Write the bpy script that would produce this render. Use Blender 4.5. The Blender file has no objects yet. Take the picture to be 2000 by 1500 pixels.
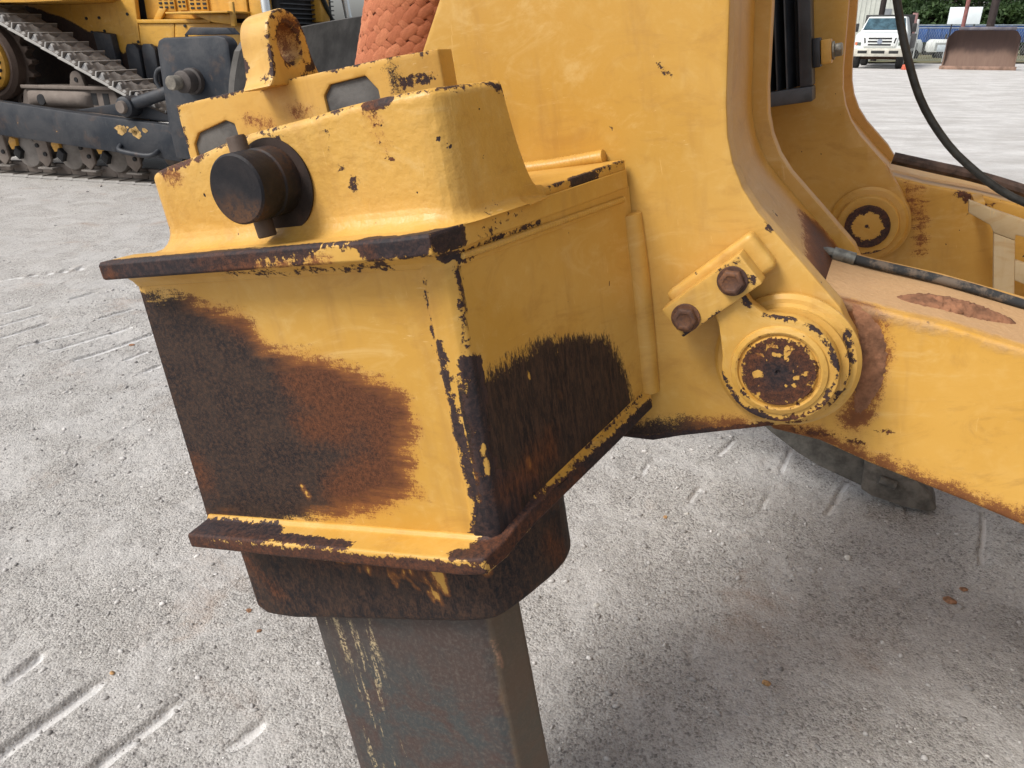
import bpy, bmesh, math, random
import numpy as np
from mathutils import Vector, Matrix

SC = bpy.context.scene
COL = SC.collection
random.seed(7)
rad = math.radians

# ------------------------------------------------------------------ camera
cam_data = bpy.data.cameras.new('camera')
cam_data.sensor_width = 36.0
cam_data.lens = 27.0
cam_data.clip_start = 0.02
cam_data.clip_end = 2000
cam = bpy.data.objects.new('camera', cam_data)
COL.objects.link(cam)
cam.location = (0, 0, 1.5)
cam.rotation_euler = (rad(90 - 24.5), 0, 0)
SC.camera = cam

# ------------------------------------------------------------------ sky, sun, exposure
SUN_EL, SUN_AZ = 48.0, 244.0            # azimuth clockwise from +Y, towards the sun
world = bpy.data.worlds.new('World')
SC.world = world
world.use_nodes = True
wn = world.node_tree
wn.nodes.clear()
w_out = wn.nodes.new('ShaderNodeOutputWorld')
w_bg = wn.nodes.new('ShaderNodeBackground')
w_sky = wn.nodes.new('ShaderNodeTexSky')
w_sky.sky_type = 'NISHITA'
w_sky.sun_disc = False
w_sky.sun_elevation = rad(SUN_EL)
w_sky.sun_rotation = rad(SUN_AZ)
w_sky.air_density = 1.0
w_sky.dust_density = 3.0
w_hs = wn.nodes.new('ShaderNodeHueSaturation')
w_hs.inputs['Saturation'].default_value = 0.35
wn.links.new(w_sky.outputs[0], w_hs.inputs['Color'])
wn.links.new(w_hs.outputs[0], w_bg.inputs['Color'])
w_bg.inputs['Strength'].default_value = 0.142
wn.links.new(w_bg.outputs[0], w_out.inputs['Surface'])

sun_data = bpy.data.lights.new('sun', 'SUN')
sun_data.energy = 2.7
sun_data.angle = rad(22)
sun_data.color = (1.0, 0.955, 0.88)
sun = bpy.data.objects.new('sun', sun_data)
COL.objects.link(sun)
sd = Vector((math.sin(rad(SUN_AZ)) * math.cos(rad(SUN_EL)), math.cos(rad(SUN_AZ)) * math.cos(rad(SUN_EL)), math.sin(rad(SUN_EL))))
sun.rotation_euler = sd.to_track_quat('Z', 'Y').to_euler()
sun.location = (0, 0, 20)

SC.view_settings.view_transform = 'Standard'
SC.view_settings.look = 'None'
SC.view_settings.exposure = 0.25
SC.view_settings.gamma = 1.0
SC.view_settings.use_curve_mapping = False
SC.render.engine = 'CYCLES'
SC.cycles.use_denoising = True
SC.cycles.max_bounces = 6
SC.cycles.caustics_reflective = False
SC.cycles.caustics_refractive = False

# ------------------------------------------------------------------ node helpers
class NT:
    def __init__(self, name):
        self.m = bpy.data.materials.new(name)
        self.m.use_nodes = True
        self.t = self.m.node_tree
        self.t.nodes.clear()
        self.out = self.n('ShaderNodeOutputMaterial')
    def n(self, typ, ins=None, **props):
        nd = self.t.nodes.new(typ)
        for k, v in props.items():
            setattr(nd, k, v)
        for k, v in (ins or {}).items():
            self.put(nd.inputs[k], v)
        return nd
    def put(self, sock, v):
        if isinstance(v, bpy.types.NodeSocket):
            self.t.links.new(v, sock)
        else:
            if isinstance(v, tuple) and len(v) == 3 and sock.type == 'RGBA':
                v = v + (1.0,)
            sock.default_value = v
    def math(self, op, a, b=0.0, c=0.0, clamp=False):
        return self.n('ShaderNodeMath', {0: a, 1: b, 2: c}, operation=op, use_clamp=clamp).outputs[0]
    def add(self, *a):
        r = a[0]
        for q in a[1:]:
            r = self.math('ADD', r, q)
        return r
    def mul(self, a, b, clamp=False):
        return self.math('MULTIPLY', a, b, clamp=clamp)
    def mix(self, fac, a, b, blend='MIX'):
        nd = self.n('ShaderNodeMix', data_type='RGBA', blend_type=blend)
        self.put(nd.inputs[0], fac); self.put(nd.inputs[6], a); self.put(nd.inputs[7], b)
        return nd.outputs[2]
    def fmix(self, fac, a, b):
        nd = self.n('ShaderNodeMix', data_type='FLOAT')
        self.put(nd.inputs[0], fac); self.put(nd.inputs[2], a); self.put(nd.inputs[3], b)
        return nd.outputs[0]
    def step(self, x, lo, hi):
        return self.n('ShaderNodeMapRange', {0: x, 1: lo, 2: hi, 3: 0.0, 4: 1.0}, interpolation_type='SMOOTHSTEP').outputs[0]
    def noise(self, vec, scale, detail=4.0, rough=0.6, dist=0.0):
        return self.n('ShaderNodeTexNoise', {'Vector': vec, 'Scale': scale, 'Detail': detail, 'Roughness': rough, 'Distortion': dist}).outputs['Fac']
    def attr(self, name):
        return self.n('ShaderNodeAttribute', attribute_name=name).outputs['Fac']
    def coord(self):
        return self.n('ShaderNodeTexCoord').outputs['Object']
    def scaled(self, vec, s):
        return self.n('ShaderNodeMapping', {'Vector': vec, 'Scale': s}).outputs[0]
    def cen(self, x, amp):
        return self.math('MULTIPLY_ADD', x, amp, -0.5 * amp)
    def bsdf(self, color, rough=0.6, metal=0.0, normal=None, spec=0.5, **kw):
        b = self.n('ShaderNodeBsdfPrincipled', {'Base Color': color, 'Roughness': rough, 'Metallic': metal})
        b.inputs['Specular IOR Level'].default_value = spec
        if normal is not None:
            self.put(b.inputs['Normal'], normal)
        for k, v in kw.items():
            self.put(b.inputs[k], v)
        self.t.links.new(b.outputs[0], self.out.inputs[0])
        return self.m
    def bump(self, h, dist=0.001, strength=1.0, normal=None):
        ins = {'Height': h, 'Distance': dist, 'Strength': strength}
        if normal is not None:
            ins['Normal'] = normal
        return self.n('ShaderNodeBump', ins).outputs[0]

YEL_A, YEL_B, YEL_C = (0.575, 0.336, 0.080), (0.515, 0.280, 0.048), (0.615, 0.408, 0.140)

def worn_paint(name, cast=0.25, streak=(1, 1, 1), a=YEL_A, b=YEL_B, c=YEL_C, specks=0.735, rough=0.42):
    """Yellow machine paint; attributes (in centimetres): chip = bare steel, scrub = rubbed through, rusty, dust."""
    t = NT(name)
    co = t.coord()
    chip, scrub, rusty, dust = t.attr('chip'), t.attr('scrub'), t.attr('rusty'), t.attr('dust')
    if streak != (1, 1, 1):                      # rubbed vertically where attribute 'vert' is 1
        sc_ = t.n('ShaderNodeCombineXYZ', {0: 1.0, 1: 1.0, 2: t.fmix(t.attr('vert'), 1.0, streak[2])}).outputs[0]
        cs = t.n('ShaderNodeVectorMath', {0: co, 1: sc_}, operation='MULTIPLY').outputs[0]
    else:
        cs = co
    nbig = t.noise(co, 9, 4, 0.6)
    nmid = t.noise(co, 38, 5, 0.65, 0.4)
    nfin = t.noise(cs, 150, 6, 0.75)
    nvf = t.noise(cs, 520, 3, 0.8)
    nlow = t.noise(co, 3.1, 3, 0.55)
    # bare steel chips
    spk = t.noise(co, 55, 3, 0.6)
    spkm = t.step(spk, specks, specks + 0.015)
    ce = t.add(chip, t.cen(nmid, 2.4), t.cen(nfin, 2.8))
    cm = t.math('MAXIMUM', t.step(ce, -0.03, 0.05), spkm)
    fing = t.mul(t.cen(t.noise(t.scaled(co, (13, 13, 85)), 1.0, 4, 0.7), 7.0), t.math('SUBTRACT', 1.0, t.attr('vert')))
    # scrubbed patches with speckled borders
    se = t.add(scrub, t.cen(nbig, 4.0), t.cen(nmid, 3.4), t.cen(nfin, 5.2), t.cen(nvf, 5.0), fing)
    sm = t.step(se, -0.5, 0.75)
    halo = t.mul(t.step(t.add(scrub, t.cen(nbig, 4.0), t.cen(nmid, 3.0), t.cen(nfin, 2.4)), -1.6, 2.0), 0.55)
    halo = t.mul(halo, t.step(t.add(rusty, t.cen(nbig, 3.0)), -4.5, -0.5))
    # colours
    yel = t.mix(t.step(nlow, 0.35, 0.65), a, b)
    yel = t.mix(t.mul(t.step(nmid, 0.45, 0.8), 0.35), yel, c)
    stre = t.noise(t.scaled(co, (15, 15, 3)), 1.0, 4, 0.7)
    yel = t.mix(t.mul(t.step(stre, 0.5, 0.72), 0.42), yel, (0.36, 0.185, 0.045))
    scr = t.noise(t.scaled(co, (160, 160, 14)), 1.0, 2, 0.6, 1.5)
    yel = t.mix(t.mul(t.step(scr, 0.72, 0.76), 0.35), yel, (0.74, 0.50, 0.20))
    smear = t.noise(t.scaled(co, (3.0, 3.0, 7.0)), 2.2, 6, 0.72, 1.2)
    yel = t.mix(t.mul(t.step(smear, 0.50, 0.70), 0.48), yel, (0.40, 0.205, 0.042))
    yel = t.mix(t.mul(t.step(smear, 0.46, 0.28), 0.30), yel, (0.70, 0.50, 0.22))
    scf = t.noise(t.scaled(co, (22, 22, 240)), 1.0, 3, 0.7, 2.5)
    yel = t.mix(t.mul(t.mul(t.step(scf, 0.66, 0.72), t.step(nbig, 0.5, 0.62)), 0.5), yel, (0.74, 0.55, 0.28))
    yel = t.mix(halo, yel, (0.36, 0.115, 0.022))
    nst = t.noise(cs, 24, 5, 0.7)
    steel = t.mix(t.step(nst, 0.36, 0.66), (0.012, 0.012, 0.015), (0.034, 0.025, 0.022))
    steel = t.mix(t.mul(t.step(nfin, 0.46, 0.68), 0.6), steel, (0.085, 0.050, 0.035))
    grain = t.add(t.mul(nfin, 0.55), t.mul(nvf, 0.45))
    steel = t.mix(t.mul(t.step(grain, 0.42, 0.60), 0.65), steel, (0.078, 0.044, 0.030))
    rst = t.mix(t.step(grain, 0.36, 0.62), (0.036, 0.018, 0.012), (0.155, 0.056, 0.026))
    rm = t.mul(t.step(t.add(rusty, t.cen(nbig, 5.0), t.cen(nmid, 4.0), t.cen(nfin, 4.0), t.cen(nvf, 3.0)), -2.4, 3.0), 0.90)
    steel = t.mix(rm, steel, rst)
    steel = t.mix(t.mul(t.math('SUBTRACT', 1.0, t.step(se, 0.2, 3.4)), t.mul(t.step(rusty, -7.5, -2.0), 0.62)), steel, t.mix(grain, (0.15, 0.050, 0.018), (0.42, 0.165, 0.045)))
    rim = t.mul(t.step(ce, -0.45, 0.0), t.math('SUBTRACT', 1.0, t.step(ce, 0.05, 0.35)))
    chipc = t.mix(t.mul(rim, 0.35), t.mix(t.step(nfin, 0.4, 0.65), (0.022, 0.019, 0.022), (0.058, 0.036, 0.033)), (0.12, 0.05, 0.03))
    chipc = t.mix(rm, chipc, rst)
    colr = t.mix(sm, yel, steel)
    colr = t.mix(cm, colr, chipc)
    dn = t.step(t.add(dust, t.cen(nbig, 3.0), t.cen(nmid, 2.0), t.cen(nfin, 1.0)), -0.9, 1.5)
    dcol = t.mix(nfin, (0.36, 0.205, 0.10), (0.56, 0.385, 0.235))
    colr = t.mix(t.mul(dn, 0.84), colr, dcol)
    bare = t.math('MAXIMUM', sm, cm)
    ro = t.fmix(bare, t.math('MULTIPLY_ADD', nfin, 0.28, rough - 0.14), t.math('MULTIPLY_ADD', nfin, 0.3, 0.40))
    ro = t.fmix(dn, ro, 0.95)
    lump = t.noise(co, 75, 3, 0.5)
    h = t.add(t.mul(lump, cast * 1.4), t.mul(nfin, t.fmix(bare, 0.10, 0.55)), t.mul(cm, -0.55), t.mul(sm, -0.25), t.mul(t.mul(dn, nmid), 2.0))
    return t.bsdf(colr, ro, 0.0, t.bump(h, 0.0016, 0.9), **{'Specular IOR Level': t.fmix(bare, 0.40, 0.16)})

def steel_mat(name, dark, mid, rust, rust_amt=0.4, rough=0.5, scale=1.0, streak=(1, 1, 1), pale=None, metal=0.0):
    t = NT(name)
    co = t.scaled(t.coord(), streak)
    n1 = t.noise(co, 14 * scale, 6, 0.65, 0.3)
    n2 = t.noise(co, 120 * scale, 5, 0.7)
    n3 = t.noise(co, 5 * scale, 4, 0.6)
    c = t.mix(t.step(n1, 0.32, 0.68), dark, mid)
    c = t.mix(t.mul(t.step(n3, 0.66 - 0.35 * rust_amt, 0.85 - 0.3 * rust_amt), t.step(n2, 0.3, 0.62)), c, rust)
    if pale:
        c = t.mix(t.mul(t.step(n2, 0.60, 0.75), t.step(n1, 0.4, 0.7)), c, pale)
    h = t.add(t.mul(n2, 0.6), t.mul(n1, 0.6))
    return t.bsdf(c, t.math('MULTIPLY_ADD', n2, 0.35, rough - 0.15), metal, t.bump(h, 0.0015 / scale, 0.7), spec=0.22)

def flat_mat(name, col, rough=0.5, var=0.12, scale=20.0, metal=0.0, emit=None, bump=0.0):
    t = NT(name)
    co = t.coord()
    n = t.noise(co, scale, 5, 0.65)
    dk = tuple(max(0, v * (1 - 2 * var)) for v in col)
    lt = tuple(min(1, v * (1 + var)) for v in col)
    c = t.mix(t.step(n, 0.3, 0.7), dk, lt)
    nrm = t.bump(n, bump, 0.8) if bump else None
    return t.bsdf(c, rough, metal, nrm)

# ------------------------------------------------------------------ mesh helpers
class MB:
    def __init__(self):
        self.v = []; self.f = []
    def add(self, vs, fs):
        o = len(self.v)
        self.v += [tuple(map(float, q)) for q in vs]
        self.f += [tuple(i + o for i in q) for q in fs]
        return self
    def box(self, x0, x1, y0, y1, z0, z1):
        vs = [(x, y, z) for z in (z0, z1) for y in (y0, y1) for x in (x0, x1)]
        return self.add(vs, [(0, 1, 3, 2), (4, 5, 7, 6), (0, 1, 5, 4), (2, 3, 7, 6), (0, 2, 6, 4), (1, 3, 7, 5)])
    def obox(self, c, ax, ay, az):
        """oriented box, half vectors ax, ay, az"""
        c, ax, ay, az = map(Vector, (c, ax, ay, az))
        vs = [c + ax * i + ay * j + az * k for k in (-1, 1) for j in (-1, 1) for i in (-1, 1)]
        return self.add(vs, [(0, 1, 3, 2), (4, 5, 7, 6), (0, 1, 5, 4), (2, 3, 7, 6), (0, 2, 6, 4), (1, 3, 7, 5)])
    def prism(self, poly, a0, a1, axis='y'):
        n = len(poly)
        def P(q, a):
            return {'y': (q[0], a, q[1]), 'x': (a, q[0], q[1]), 'z': (q[0], q[1], a)}[axis]
        vs = [P(q, a0) for q in poly] + [P(q, a1) for q in poly]
        fs = [tuple(range(n)), tuple(range(2 * n - 1, n - 1, -1))] + [(i, (i + 1) % n, n + (i + 1) % n, n + i) for i in range(n)]
        return self.add(vs, fs)
    def loft(self, rings, closed=True, caps=True, loop=False):
        m = len(rings[0]); k = len(rings)
        vs = [p for r in rings for p in r]
        fs = []
        for i in range(k if loop else k - 1):
            j2 = (i + 1) % k
            for j in range(m if closed else m - 1):
                q = (j + 1) % m
                fs.append((i * m + j, i * m + q, j2 * m + q, j2 * m + j))
        if caps and not loop:
            fs += [tuple(range(m)), tuple(range((k - 1) * m, k * m))]
        return self.add(vs, fs)
    def tube(self, path, r, n=10, caps=True, squash=1.0):
        P = [Vector(p) for p in path]
        rr = r if isinstance(r, (list, tuple)) else [r] * len(P)
        up = Vector((0, 0, 1))
        t0 = (P[1] - P[0]).normalized()
        if abs(t0.dot(up)) > 0.95:
            up = Vector((0, 1, 0))
        nrm = (up - t0 * up.dot(t0)).normalized()
        rings = []
        for i, p in enumerate(P):
            t = (P[min(i + 1, len(P) - 1)] - P[max(i - 1, 0)]).normalized()
            nrm = (nrm - t * nrm.dot(t)).normalized()
            bn = t.cross(nrm)
            rings.append([p + nrm * (math.cos(a) * rr[i] * squash) + bn * (math.sin(a) * rr[i]) for a in [2 * math.pi * k / n for k in range(n)]])
        return self.loft(rings, True, caps)
    def cyl(self, p0, p1, r0, r1=None, n=24):
        return self.tube([p0, p1], [r0, r0 if r1 is None else r1], n)
    def lathe(self, prof, c, axis, n=40):
        """prof: (radius, height along axis) list, solid of revolution"""
        ax = Vector(axis).normalized(); c = Vector(c)
        u = ax.orthogonal().normalized(); w = ax.cross(u)
        rings = [[c + ax * h + (u * math.cos(2 * math.pi * k / n) + w * math.sin(2 * math.pi * k / n)) * r for k in range(n)] for r, h in prof]
        return self.loft(rings, True, True)
    def annulus(self, outer, inner, a0, a1):
        """ring plate in the x-z plane between y=a0 and y=a1"""
        R4 = [[(p[0], a0, p[1]) for p in outer], [(p[0], a0, p[1]) for p in inner], [(p[0], a1, p[1]) for p in inner], [(p[0], a1, p[1]) for p in outer]]
        return self.loft(R4, True, False, loop=True)

def resample(pts, n):
    P = [np.array(p, float) for p in pts]
    d = [0.0]
    for i in range(1, len(P)):
        d.append(d[-1] + np.linalg.norm(P[i] - P[i - 1]))
    out = []
    for k in range(n):
        s = d[-1] * k / (n - 1)
        i = min(max(np.searchsorted(d, s) - 1, 0), len(P) - 2)
        f = (s - d[i]) / max(d[i + 1] - d[i], 1e-9)
        out.append(tuple(P[i] * (1 - f) + P[i + 1] * f))
    return out

def smooth_path(pts, n, closed=False):
    """Catmull-Rom through the points, then evenly resampled"""
    P = [np.array(p, float) for p in pts]
    m = len(P); out = []
    rng = m if closed else m - 1
    for i in range(rng):
        g = (lambda k: P[k % m]) if closed else (lambda k: P[min(max(k, 0), m - 1)])
        p0, p1, p2, p3 = g(i - 1), g(i), g(i + 1), g(i + 2)
        for k in range(10):
            t = k / 10
            out.append(0.5 * (2 * p1 + (p2 - p0) * t + (2 * p0 - 5 * p1 + 4 * p2 - p3) * t * t + (3 * p1 - p0 - 3 * p2 + p3) * t ** 3))
    out.append(P[0] if closed else P[-1])
    q = resample(out, n + 1 if closed else n)
    return q[:-1] if closed else q

def circle(cx, cz, r, n=40, a0=0.0):
    return [(cx + r * math.cos(a0 + 2 * math.pi * k / n), cz + r * math.sin(a0 + 2 * math.pi * k / n)) for k in range(n)]

def seg_dist(P, a, b):
    a = np.array(a, float); b = np.array(b, float)
    d = b - a; L2 = max(float(d @ d), 1e-12)
    t = np.clip((P - a) @ d / L2, 0, 1)
    return np.linalg.norm(P - a - t[:, None] * d, axis=1)

def poly_sd(Q, poly):
    """signed distance, positive inside"""
    poly = np.array(poly, float)
    n = len(poly)
    d = np.full(len(Q), 1e9); ins = np.zeros(len(Q), bool)
    for i in range(n):
        a, b = poly[i], poly[(i + 1) % n]
        e = b - a; t = np.clip((Q - a) @ e / max(e @ e, 1e-12), 0, 1)
        d = np.minimum(d, np.linalg.norm(Q - a - t[:, None] * e, axis=1))
        c = ((a[1] > Q[:, 1]) != (b[1] > Q[:, 1])) & (Q[:, 0] < e[0] * (Q[:, 1] - a[1]) / (e[1] if abs(e[1]) > 1e-12 else 1e-12) + a[0])
        ins ^= c
    return np.where(ins, d, -d)

NEG = -8.0
def set_attrs(me, strokes, base):
    n = len(me.vertices)
    co = np.empty(n * 3); me.vertices.foreach_get('co', co); P = co.reshape(-1, 3)
    A = {k: np.full(n, base.get(k, NEG)) for k in ('chip', 'scrub', 'rusty', 'dust')}
    for s in strokes:
        kind = s[0]
        if kind == 'paint':                       # paint left over on bare metal
            d = (seg_dist(P, s[1], s[2]) - s[3]) * 100
            d = np.where(d < 0, d * 9, d * 6)
            A['chip'] = np.minimum(A['chip'], d); A['scrub'] = np.minimum(A['scrub'], d)
        elif kind.startswith('poly'):             # ('poly:scrub', (i, j), polygon, axis, value, tolerance)
            k = kind.split(':')[1]
            sd_ = poly_sd(P[:, list(s[1])], s[2]) * 100
            sd_ = np.where(np.abs(P[:, s[3]] - s[4]) < s[5], sd_, NEG)
            A[k] = np.maximum(A[k], np.maximum(sd_, NEG))
        else:
            pts = s[1:-1]
            d = np.min([seg_dist(P, pts[i], pts[i + 1]) for i in range(len(pts) - 1)], axis=0)
            A[kind] = np.maximum(A[kind], np.maximum((s[-1] - d) * 100, NEG))
    A['vert'] = np.full(n, float(base['vert'])) if 'vert' in base else (P[:, 1] > .012).astype(float)
    for k, v in A.items():
        at = me.attributes.new(k, 'FLOAT', 'POINT')
        at.data.foreach_set('value', v.astype(np.float32))

def build(name, mb, mat, parent=None, bevel=0.0, seg=2, cut=0.0, strokes=None, base=None, smooth=35, matrix=None, jitter=0.0):
    me = bpy.data.meshes.new(name)
    bm = bmesh.new()
    vs = [bm.verts.new(p) for p in mb.v]
    for f in mb.f:
        try:
            bm.faces.new([vs[i] for i in f])
        except ValueError:
            pass
    bmesh.ops.remove_doubles(bm, verts=bm.verts[:], dist=1e-6)
    bmesh.ops.recalc_face_normals(bm, faces=bm.faces[:])
    if bevel:
        es = [e for e in bm.edges if len(e.link_faces) == 2 and e.calc_face_angle(0) > rad(28)]
        bmesh.ops.bevel(bm, geom=es, offset=bevel, segments=seg, profile=0.5, affect='EDGES', clamp_overlap=True)
    if cut:
        mn = [min(v.co[i] for v in bm.verts) for i in range(3)]
        mx = [max(v.co[i] for v in bm.verts) for i in range(3)]
        for i in range(3):
            k = int((mx[i] - mn[i]) / cut)
            nn = Vector([1.0 if j == i else 0.0 for j in range(3)])
            for q in range(1, k + 1):
                c = Vector((0, 0, 0)); c[i] = mn[i] + (mx[i] - mn[i]) * (q / (k + 1)) + 1.3e-5
                bmesh.ops.bisect_plane(bm, geom=bm.verts[:] + bm.edges[:] + bm.faces[:], plane_co=c, plane_no=nn, dist=1e-7)
    bm.to_mesh(me); bm.free()
    if jitter:
        pass
    me.materials.append(mat)
    me.polygons.foreach_set('use_smooth', [True] * len(me.polygons))
    if smooth is not None:
        me.set_sharp_from_angle(angle=rad(smooth))
    if strokes is not None or base is not None:
        set_attrs(me, strokes or [], base or {})
    o = bpy.data.objects.new(name, me)
    COL.objects.link(o)
    if parent is not None:
        o.parent = parent
    if matrix is not None:
        o.matrix_world = matrix
    return o

def tag(o, label=None, cat=None, group=None, kind=None):
    if label: o['label'] = label
    if cat: o['category'] = cat
    if group: o['group'] = group
    if kind: o['kind'] = kind
    return o

def empty(name, matrix, label=None, cat=None, group=None):
    o = bpy.data.objects.new(name, None)
    o.empty_display_size = 0.1
    COL.objects.link(o)
    o.matrix_world = matrix
    return tag(o, label, cat, group)

def copy_obj(o, parent=None, offset=(0, 0, 0)):
    c = o.copy(); COL.objects.link(c)
    if parent is not None: c.parent = parent
    c.location = Vector(c.location) + Vector(offset)
    return c

def frame_matrix(o, az, tilt=0.0):
    a, t = rad(az), rad(tilt)
    X = Vector((math.cos(t) * math.cos(a), math.cos(t) * math.sin(a), math.sin(t)))
    L = Vector((-math.sin(a), math.cos(a), 0)); Z = X.cross(L)
    m = Matrix((X, L, Z)).transposed().to_4x4()
    m.translation = Vector(o)
    return m

# ================================================================== GROUND
def hash2(ix, iy, seed):
    h = (ix * 374761393 + iy * 668265263 + seed * 974634777) & 0xFFFFFFFF
    h = ((h ^ (h >> 13)) * 1274126177) & 0xFFFFFFFF
    return ((h ^ (h >> 16)) & 0xFFFF) / 65535.0

def vnoise(x, y, seed=0):
    xi = np.floor(x).astype(np.int64); yi = np.floor(y).astype(np.int64)
    fx = x - xi; fy = y - yi
    fx = fx * fx * (3 - 2 * fx); fy = fy * fy * (3 - 2 * fy)
    a = hash2(xi, yi, seed); b = hash2(xi + 1, yi, seed); c = hash2(xi, yi + 1, seed); d = hash2(xi + 1, yi + 1, seed)
    return (a * (1 - fx) + b * fx) * (1 - fy) + (c * (1 - fx) + d * fx) * fy - 0.5

# grouser prints pressed into the gravel: ends, width, depth
PRINTS = [
    ((-1.294, 1.450), (-1.244, 1.570), .016, .012), ((-1.42, 1.16), (-1.294, 1.45), .016, .012),
    ((-1.174, 1.252), (-1.048, 1.475), .019, .014), ((-1.30, 1.02), (-1.174, 1.252), .019, .013),
    ((-0.943, 1.212), (-0.827, 1.398), .018, .013), ((-1.02, 1.06), (-0.943, 1.212), .018, .013),
    ((-0.656, 1.273), (-0.610, 1.327), .020, .013),
    ((-3.021, 4.297), (-2.920, 4.438), .020, .010), ((-2.899, 4.095), (-2.775, 4.288), .020, .011),
    ((-2.786, 3.910), (-2.652, 4.121), .020, .012), ((-2.614, 3.781), (-2.379, 4.013), .022, .013),
    ((-2.406, 3.723), (-2.163, 4.070), .024, .013), ((-2.214, 3.585), (-1.977, 3.973), .024, .013),
    ((-1.964, 3.605), (-1.898, 3.723), .022, .012), ((-1.802, 3.442), (-1.746, 3.519), .022, .012),
    ((-3.60, 4.85), (-3.019, 5.242), .030, .016), ((-2.40, 4.20), (-2.28, 4.36), .018, .009), ((-2.75, 4.55), (-2.66, 4.68), .018, .009),
    ((0.797, 2.616), (0.926, 2.784), .020, .011), ((0.477, 2.463), (0.537, 2.596), .018, .010),
    ((0.610, 2.275), (0.690, 2.409), .020, .012), ((0.848, 2.227), (0.92, 2.35), .020, .012),
    ((1.0, 2.48), (1.118, 2.698), .020, .010), ((1.066, 2.196), (1.243, 2.445), .020, .012),
    ((1.345, 2.196), (1.430, 2.357), .020, .011), ((1.455, 1.945), (1.612, 2.211), .020, .012),
]
def ground_height(x, y):
    z = 0.016 * vnoise(x * 1.3, y * 1.3, 1) + 0.012 * vnoise(x * 4, y * 4, 2) + 0.0050 * vnoise(x * 14, y * 14, 3) + 0.0042 * vnoise(x * 40, y * 40, 4) + 0.0030 * vnoise(x * 85, y * 85, 5)
    return z
def axis_lines(d0, d1, step, lo, hi):
    a = list(np.arange(d0, d1 + 1e-6, step))
    s, v = step, d1
    while v < hi:
        s *= 1.09; v += s; a.append(min(v, hi))
    s, v = step, d0; b = []
    while v > lo:
        s *= 1.09; v -= s; b.append(max(v, lo))
    return np.array(b[::-1] + a)
gx = axis_lines(-3.1, 2.1, 0.0078, -500, 500)
gy = axis_lines(0.75, 4.6, 0.0075, -60, 900)
GX, GY = np.meshgrid(gx, gy)
fx_, fy_ = GX.ravel(), GY.ravel()
rr_ = np.hypot(np.maximum(np.abs(fx_) - 3.2, 0), np.maximum(np.abs(fy_ - 2.5) - 3.0, 0))
fade = 1.0 / (1.0 + (rr_ / 3.0) ** 2)
gz = ground_height(fx_, fy_) * fade
pale = np.zeros_like(gz)
for (a, b, wd, dp) in PRINTS:
    a = np.array(a); b = np.array(b); e = b - a; L = np.linalg.norm(e); e = e / L; nrm = np.array([-e[1], e[0]])
    sel = np.where((fx_ > min(a[0], b[0]) - .15) & (fx_ < max(a[0], b[0]) + .15) & (fy_ > min(a[1], b[1]) - .15) & (fy_ < max(a[1], b[1]) + .15))[0]
    q = np.stack([fx_[sel] - a[0], fy_[sel] - a[1]], 1)
    s = q @ e; t = q @ nrm + 0.004 * vnoise(fx_[sel] * 14, fy_[sel] * 14, 9) + .003 * vnoise(fx_[sel] * 60, fy_[sel] * 60, 10)
    endf = np.clip(np.minimum(s, L - s) / 0.05 + 0.55 + 1.1 * vnoise(fx_[sel] * 30, fy_[sel] * 30, 12) - .25 * (b[0] > 0), 0, 1)
    # steep wall on the far side, gentle compacted floor on the near side
    near = (b[1] < 1.7)
    wd = wd * (1.0 if near else .75)
    prof = np.where(t > 0, np.clip(1 - t / 0.008, 0, 1), np.clip((t + 1.9 * wd) / (0.8 * wd), 0, 1))
    prof = prof * prof * (3 - 2 * prof)
    k = prof * endf
    gz[sel] = gz[sel] * (1 - 0.75 * k) - dp * k * (.85 if b[0] < 0 else .6) + 0.004 * endf * np.exp(-((t - .014) / .012) ** 2)
    fl = endf * np.clip(np.minimum(0.004 - t, t + 1.25 * wd) / (0.25 * wd), 0, 1) * (1.0 if b[0] < 0 else .62)
    pale[sel] = np.maximum(pale[sel], fl)
nyg, nxg = len(gy), len(gx)
idx = np.arange(nyg * nxg).reshape(nyg, nxg)
quads = np.stack([idx[:-1, :-1], idx[:-1, 1:], idx[1:, 1:], idx[1:, :-1]], -1).reshape(-1, 4)
gme = bpy.data.meshes.new('ground')
gme.vertices.add(nyg * nxg)
gme.vertices.foreach_set('co', np.stack([fx_, fy_, gz], 1).ravel())
gme.loops.add(quads.size); gme.loops.foreach_set('vertex_index', quads.ravel())
gme.polygons.add(len(quads)); gme.polygons.foreach_set('loop_start', np.arange(0, quads.size, 4))
gme.polygons.foreach_set('use_smooth', np.ones(len(quads), bool))
gme.update()
at = gme.attributes.new('pale', 'FLOAT', 'POINT'); at.data.foreach_set('value', pale.astype(np.float32))

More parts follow.
